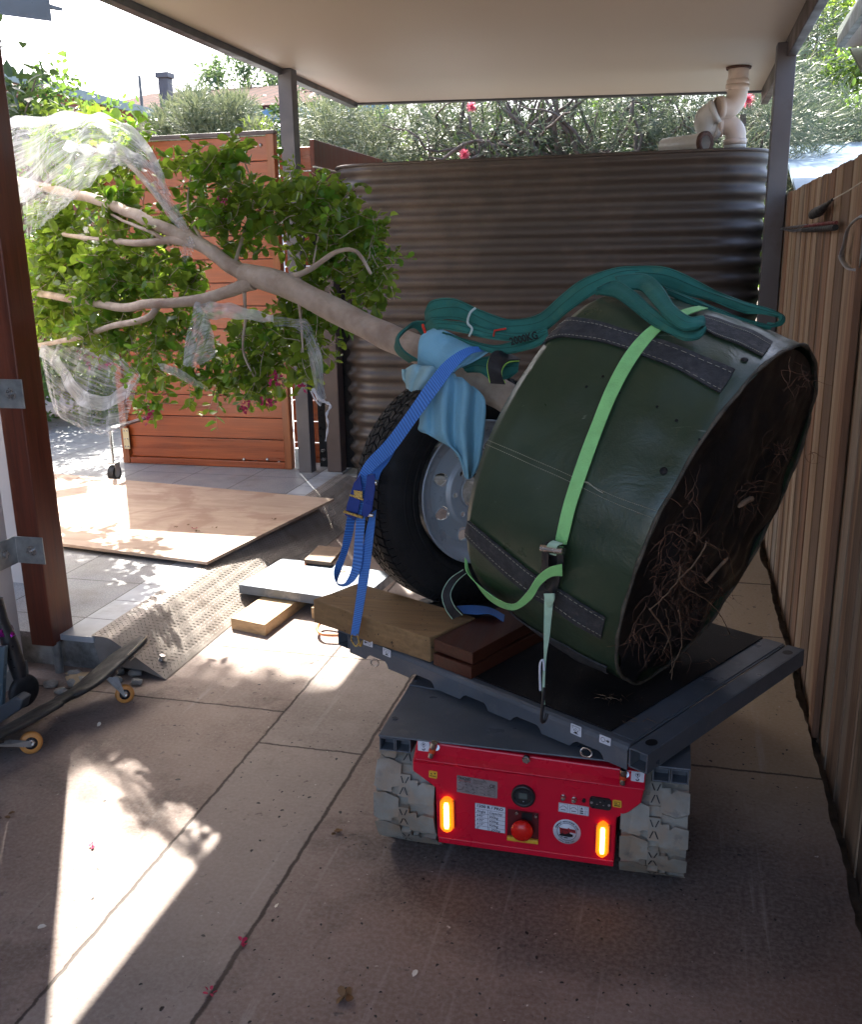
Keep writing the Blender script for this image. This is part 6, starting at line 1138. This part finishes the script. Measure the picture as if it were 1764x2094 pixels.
# ------------------------------------------------------------------ plants
def lm(nm, a, b, t=.3, tc=None): M[nm] = leafmat(nm, a, b, t, .45, tc, 6); return M[nm]
lm('needle_pale', (.095, .125, .065), (.24, .26, .15), .25, (.25, .28, .14)); lm('needle_grey', (.045, .07, .042), (.125, .16, .10), .25, (.14, .18, .09)); lm('leaf_dark', (.02, .04, .018), (.05, .085, .04), .25); lm('leaf_lime', (.10, .17, .03), (.22, .30, .06), .4, (.4, .55, .06)); lm('leaf_mid', (.045, .10, .03), (.12, .20, .06), .35); lm('leaf_blue', (.06, .11, .07), (.13, .19, .12), .3)
M['stem'] = mat('grey_brown_stem', (.13, .10, .085), .85, 0, var=.4, sc=12, bump=.4)
M['brush'] = leafmat('pink_brush_flower', (.55, .06, .12), (.85, .22, .30), .4, .6, (1, .3, .4), 40)
def plant(name, label, cat, c, rad, n, mt, size, aspect=.5, clumps=26, spread=.22, trunk=True, seed=1, up=.2, group=None, ground=0, needle=False, mt2=None, base=None):
    random.seed(seed); c = V(c); rad = V(rad); t = thing(name, (c.x, c.y, ground), label, cat, group); ml_ = MB(); m2_ = MB(); ms_ = MB()
    cl = []
    for k in range(clumps):
        while True:
            d = V((random.uniform(-1, 1), random.uniform(-1, 1), random.uniform(-1, 1)))
            if .25 < d.length < 1: break
        d = d.normalized() * d.length ** .45; cl.append(c + V((d.x * rad.x, d.y * rad.y, d.z * rad.z)))
    if trunk:
        base = V(base) if base else V((c.x, c.y, ground)); top = c + V((0, 0, rad.z * .3)); rt = max(rad) * .05 + .015
        ms_.tube(cr([base, base.lerp(top, .5) + V((rad.x * .08, 0, 0)), top], 10), [rt * (1 - .06 * i) for i in range(10)], 8)
        for q in cl[::2]: s_ = base.lerp(top, random.uniform(.45, .95)); ms_.tube(cr([s_, s_.lerp(q, .5) + V((random.gauss(0, .06), random.gauss(0, .06), random.gauss(0, .06))) * max(rad), q], 7), [rt * .4 * (1 - .12 * i) for i in range(7)], 5)
    sr = max(rad) * spread
    for k in range(n):
        q = random.choice(cl); o = V((random.gauss(0, 1), random.gauss(0, 1), random.gauss(0, .8))) * sr * .6; p = q + o
        if needle:
            fd = (o.normalized() + V((random.gauss(0, .35), random.gauss(0, .35), up + random.gauss(0, .3)))).normalized(); target = m2_ if (mt2 and k % 4 == 0) else ml_
            for j in range(5):
                d = (fd + V((random.gauss(0, .35), random.gauss(0, .35), random.gauss(0, .35)))).normalized(); s_ = d.orthogonal().normalized() * size * aspect; L_ = size * random.uniform(.7, 1.3); p2 = p + fd * (size * .3 * j)
                b = len(target.v); target.v += [p2 - s_, p2 + s_, p2 + d * L_ * .6 + s_ * .7 + V((0, 0, size * .05)), p2 + d * L_]; target.f += [[b, b + 1, b + 2, b + 3]]; target.sm.append(False)
        else: leaf(m2_ if (mt2 and k % 4 == 0) else ml_, p, V((random.gauss(0, 1), random.gauss(0, 1), random.gauss(up, .7))), V((random.gauss(0, .6), random.gauss(0, .6), 1)), size * random.uniform(.7, 1.25), size * aspect * random.uniform(.7, 1.2))
    ml_.build('crown', mt, t)
    if m2_.v: m2_.build('crown_tips', mt2, t)
    if ms_.v: ms_.build('trunk', M['stem'], t)
    return t
def pc(x, y, Y): return P(x, y, 1, Y)
# grevillea hedge behind the tank
for i, (x, y, Y, rx, rz, n, mt, mt2, lab) in enumerate([
  (735, 290, 8.6, .55, .50, 2300, 'needle_pale', 'needle_grey', 'pale lime needle leaved shrub showing between the post and the tank top'),
  (850, 280, 9.0, .75, .62, 2600, 'needle_pale', 'needle_grey', 'pale needle leaved shrub behind the left end of the tank'),
  (1010, 275, 8.8, .7, .6, 1500, 'needle_grey', 'leaf_dark', 'grey green needle leaved shrub with bare branches behind the tank middle'),
  (1180, 270, 8.7, .7, .6, 1300, 'needle_grey', 'leaf_dark', 'sparse woody needle leaved shrub behind the tank, right of its middle'),
  (1340, 265, 8.8, .75, .62, 2000, 'needle_grey', 'needle_pale', 'needle leaved shrub behind the downpipe and pipe stub'),
  (1520, 255, 8.5, .6, .75, 2300, 'needle_grey', 'needle_pale', 'feathery grey green shrub round the right carport post')]):
    c = pc(x, y, Y); plant('needle_shrub', lab, 'shrub', (c.x, Y, c.z - .15), (rx, .5, rz), n, M[mt], .085, .045, 34, .26, True, 40 + i, .1, 'shrubs behind the tank', 0, True, M[mt2])
random.seed(77)                              # woody tangle of the middle shrubs
for i, (x0_, x1_, n_) in enumerate(((930, 1130, 26), (1100, 1300, 26))):
    root = [o for o in COL.objects if o.name.startswith('needle_shrub') and o.parent is None][2 + i]; m = MB()
    for k in range(n_):
        a = pc(random.uniform(x0_, x1_), 330, 8.3 + random.random() * .4); p = [a]; d = V((random.gauss(0, .8), 0, .7)).normalized()
        for j in range(9): d = (d + V((random.gauss(0, .4), random.gauss(0, .2), random.gauss(.05, .3)))).normalized(); p.append(p[-1] + d * .11)
        m.tube(p, [.026 * (1 - .09 * j) * random.uniform(.6, 1.1) for j in range(10)], 6)
    m.build('branches', M['stem'], root)
def brush(x, y, Y, r, lab):
    m = MB(); c = pc(x, y, Y)
    for k in range(260):
        d = V((random.gauss(0, 1), random.gauss(0, 1), random.gauss(0, 1))).normalized(); s_ = d.orthogonal() * .0025; b = len(m.v); m.v += [c - s_, c + s_, c + d * r * random.uniform(.8, 1.1)]; m.f.append([b, b + 1, b + 2]); m.sm.append(False)
    tag(m.build('brush_flower', M['brush']), lab, 'flower', 'pink brush flowers')
brush(1530, 203, 7.9, .065, 'big pink brush flower beside the downpipe'); brush(950, 316, 8.1, .055, 'pink brush flower just above the tank rim'); brush(965, 218, 8.2, .05, 'pink brush flower close under the carport roof edge')
for k, (x, y, Y, rx, rz, n, mt, sz, lab) in enumerate([
  (425, 245, 8.3, .47, .33, 5200, 'needle_pale', .055, 'round pale cream green shrub behind the timber gate'),]):
    c = pc(x, y, Y); plant('pale_shrub', lab, 'shrub', (c.x, Y, c.z - .08), (rx, .4, rz), n, M['needle_pale'], sz, .07, 40, .22, True, 60 + k, .4, None, 0, True, M['needle_grey'])
c = pc(530, 262, 8.0); plant('pale_shrub', 'small pale shrub tip between the round shrub and the grey post', 'shrub', (c.x, 8, c.z - .1), (.16, .15, .12), 350, M['needle_pale'], .05, .07, 14, .25, True, 66, .4, None, 0, True, M['leaf_lime'])
c = pc(500, 165, 24); plant('far_tree', 'distant bluish green tree behind the tiled house', 'tree', (c.x, 24, c.z - .1), (1.1, .8, .75), 2600, M['leaf_blue'], .12, .5, 30, .22, True, 71)
c = pc(690, 215, 22); plant('far_tree', 'distant hazy tree just right of the grey post', 'tree', (c.x, 22, c.z - .4), (1.3, .8, .9), 2200, M['leaf_blue'], .13, .5, 26, .24, True, 72)
c = pc(1680, 210, 13); plant('garden_tree', 'mid green rounded tree beyond the fence at the right', 'tree', (c.x, 13, c.z - .1), (.75, .6, .62), 5200, M['leaf_mid'], .075, .5, 44, .2, True, 73, .3, None, 0, False, M['leaf_lime'])
c = pc(1700, 65, 15); plant('garden_tree', 'yellow lime topped tree at the top right beyond the fence', 'tree', (c.x, 15, c.z - .2), (.9, .6, .6), 3600, M['leaf_lime'], .09, .5, 30, .22, True, 74, .3, None, 0, False, M['leaf_mid'])
c = pc(1730, 140, 17); plant('garden_tree', 'thin bluish tree with gaps of sky near the right eave', 'tree', (c.x, 17, c.z - .1), (.9, .6, .9), 1500, M['leaf_blue'], .11, .5, 22, .2, True, 75)
c = pc(1640, 290, 9.5); plant('needle_shrub', 'feathery shrub leaning over the pale shed roof', 'shrub', (c.x, 9.6, c.z + .05), (.55, .3, .45), 1500, M['needle_grey'], .11, .04, 24, .26, True, 76, .1, 'shrubs behind the tank', 0, True, M['needle_pale'])
c = pc(1620, 150, 11); plant('garden_tree', 'grey green tree rising directly behind the right carport post', 'tree', (c.x, 11, c.z - .2), (.32, .4, .8), 1700, M['needle_grey'], .09, .06, 30, .25, True, 79, .2, None, 0, True, M['leaf_mid'])
for i, x in enumerate((640, 860, 1080, 1300, 1500)):
    c = pc(x, 300, 10.8); plant('dark_shrub', 'deep green leafy shrub at the back ' + ('between the grey post and the tank end', 'behind the left third of the tank', 'behind the woody branches over the tank middle', 'left of the downpipe behind the pipe stub', 'behind the downpipe and right carport post')[i], 'shrub', (c.x, 10.8, c.z - .25), (.85, .5, .75), 2300, M['leaf_mid' if i % 2 else 'leaf_dark'], .09, .5, 34, .24, False, 120 + i, .2, 'dark shrubs behind the needle shrubs')
c = pc(1690, 270, 12); plant('garden_tree', 'dense dark green bush just above the pale shed roof', 'shrub', (c.x, 12, c.z - .05), (.8, .5, .38), 3000, M['leaf_mid'], .08, .5, 30, .22, False, 131)
# left garden
c = pc(30, 160, 5.2); plant('magnolia', 'dark broad leaved tree against the sky at the left edge', 'tree', (c.x - .1, 5.2, c.z - .1), (.26, .3, .32), 240, M['leaf_dark'], .10, .5, 14, .3, True, 81, base=(c.x - 1.2, 5.4, .1))
c = pc(110, 222, 5.6); plant('lime_shrub', 'bright lime leaved shrub above the plastic film at the left', 'shrub', (c.x, 5.6, c.z - .12), (.38, .3, .13), 430, M['leaf_lime'], .07, .6, 22, .2, True, 82, base=(c.x - 1.4, 5.8, .1))
for i, (x, y, Y, rx, rz, n, mt, lab) in enumerate([(140, 400, 7.6, .75, .9, 3400, 'leaf_mid', 'dense green shrub behind the left half of the crown'), (60, 600, 7.4, .5, .9, 2200, 'leaf_mid', 'green shrub behind the red post at the left'), (200, 760, 7.8, .5, .42, 2400, 'leaf_lime', 'low bright green shrub seen through the hanging film'), (130, 820, 7.4, .5, .4, 1800, 'leaf_mid', 'low mid green shrub at the patio edge behind the post'), (215, 560, 8.2, .6, 1.0, 3000, 'leaf_dark', 'tall dark shrub filling the gap left of the gate')]):
    c = pc(x, y, Y); plant('garden_shrub', lab, 'shrub', (c.x, Y, c.z), (rx, .4, rz), n, M[mt], .06, .6, 34, .22, False, 90 + i, .3, 'garden shrubs left of the gate', .1)
c = pc(213, 742, 7.2); m = MB()
for k in range(120): leaf(m, c + V((random.gauss(0, .07), random.gauss(0, .05), random.gauss(0, .02))), V((random.gauss(0, 1), random.gauss(0, 1), random.gauss(0, 1))), V((0, 0, 1)), .03, .03)
tag(m.build('flower_spray', M['petal']), 'spray of crimson flowers behind the hanging plastic film', 'flowers')
# tree outside the picture whose soft shade falls on the driveway in front of the post
plant('overhanging_tree', 'tall tree beyond the left edge whose branches shade the driveway', 'tree', (-5.27, 8.08, 7.0), (.92, .30, .20), 3400, M['leaf_mid'], .09, .6, 36, .18, True, 99, 0, base=(-9.5, 9, 0))
# far hedge line so the ground does not run bare to the horizon
m = MB(); random.seed(12)
for k in range(15000):
    x = random.uniform(-40, 40); p = V((x, 30 + random.gauss(0, 1), abs(random.gauss(0, 1)) * 1.9 + .6 * noise.noise(V((x * .3, 0, 0))) + .3)); leaf(m, p, V((random.gauss(0, 1), random.gauss(0, 1), random.gauss(0, 1))), V((0, 0, 1)), .5, .4)
tag(m.build('far_greenery', M['leaf_mid']), 'far band of mixed green trees', 'greenery', None, 'stuff')
# ------------------------------------------------------------------ litter on the concrete
random.seed(15)
M['leaf_dry'] = mat('dry_brown_leaf', (.16, .09, .04), .8); M['petal_f'] = mat('fallen_petal', (.42, .01, .07), .7); M['paint_fleck'] = mat('white_fleck', (.6, .57, .5), .7)
def litter(x, y, mt, r, lab, cat, z=.001, grp=None, nm='fallen_leaf'):
    c = G(x, y, z); m = MB()
    for k in range(5 if mt != 'paint_fleck' else 1): leaf(m, c + V((random.gauss(0, r * .3), random.gauss(0, r * .3), .002 + .003 * random.random())), V((random.gauss(0, 1), random.gauss(0, 1), .15)), V((random.gauss(0, .4), random.gauss(0, .4), 1)), r, r * .6)
    for v in m.v: v.z = max(v.z, z + .0008)
    tag(m.build(nm, M[mt]), lab, cat, grp)
litter(494, 1928, 'petal_f', .016, 'crimson petal in the long joint, farther of two', 'petal', nm='fallen_petal'); litter(431, 2031, 'petal_f', .014, 'crimson petal in the long joint, nearer of two', 'petal', nm='fallen_petal'); litter(188, 1733, 'petal_f', .012, 'crimson petal in the sunlit triangle', 'petal', nm='fallen_petal')
litter(716, 2040, 'leaf_dry', .03, 'large curled brown leaf near the bottom centre', 'leaf'); litter(693, 1703, 'leaf_dry', .018, 'small curled leaf left of the carrier track', 'leaf'); litter(8, 1672, 'leaf_dry', .02, 'orange brown leaf at the left edge', 'leaf')
for x, y in ((197, 1487), (98, 1892), (575, 1855), (847, 1998)): litter(x, y, 'paint_fleck', .022, 'pale fleck lying on the brown concrete', 'fleck', grp='pale flecks on the concrete', nm='pale_fleck')
for x, y, t_ in ((470, 1118, 1), (397, 1082, 1), (405, 1087, 0), (245, 1102, 1), (361, 1080, 0), (440, 1080, 0), (560, 1063, 0), (385, 1075, 0)):
    litter(x, y, 'petal_f' if t_ else 'leaf_dry', .012, 'tiny fallen petal or seed on the plywood sheet', 'litter', .1885, 'litter on the plywood', 'fallen_petal')
m = MB()
for k in range(1100):
    x, y = random.gauss(-.2, .7), random.uniform(.8, 3.2)
    if not (-2.0 < x < .45): continue
    s_ = abs(random.gauss(0, .003)) + .0015; leaf(m, V((x, y, .0015)), V((random.gauss(0, 1), random.gauss(0, 1), 0)), V((0, 0, 1)), s_ * 1.6, s_)
tag(m.build('soil_crumbs', M['bagbase']), 'dark soil crumbs scattered round the carrier', 'soil crumbs', None, 'stuff')
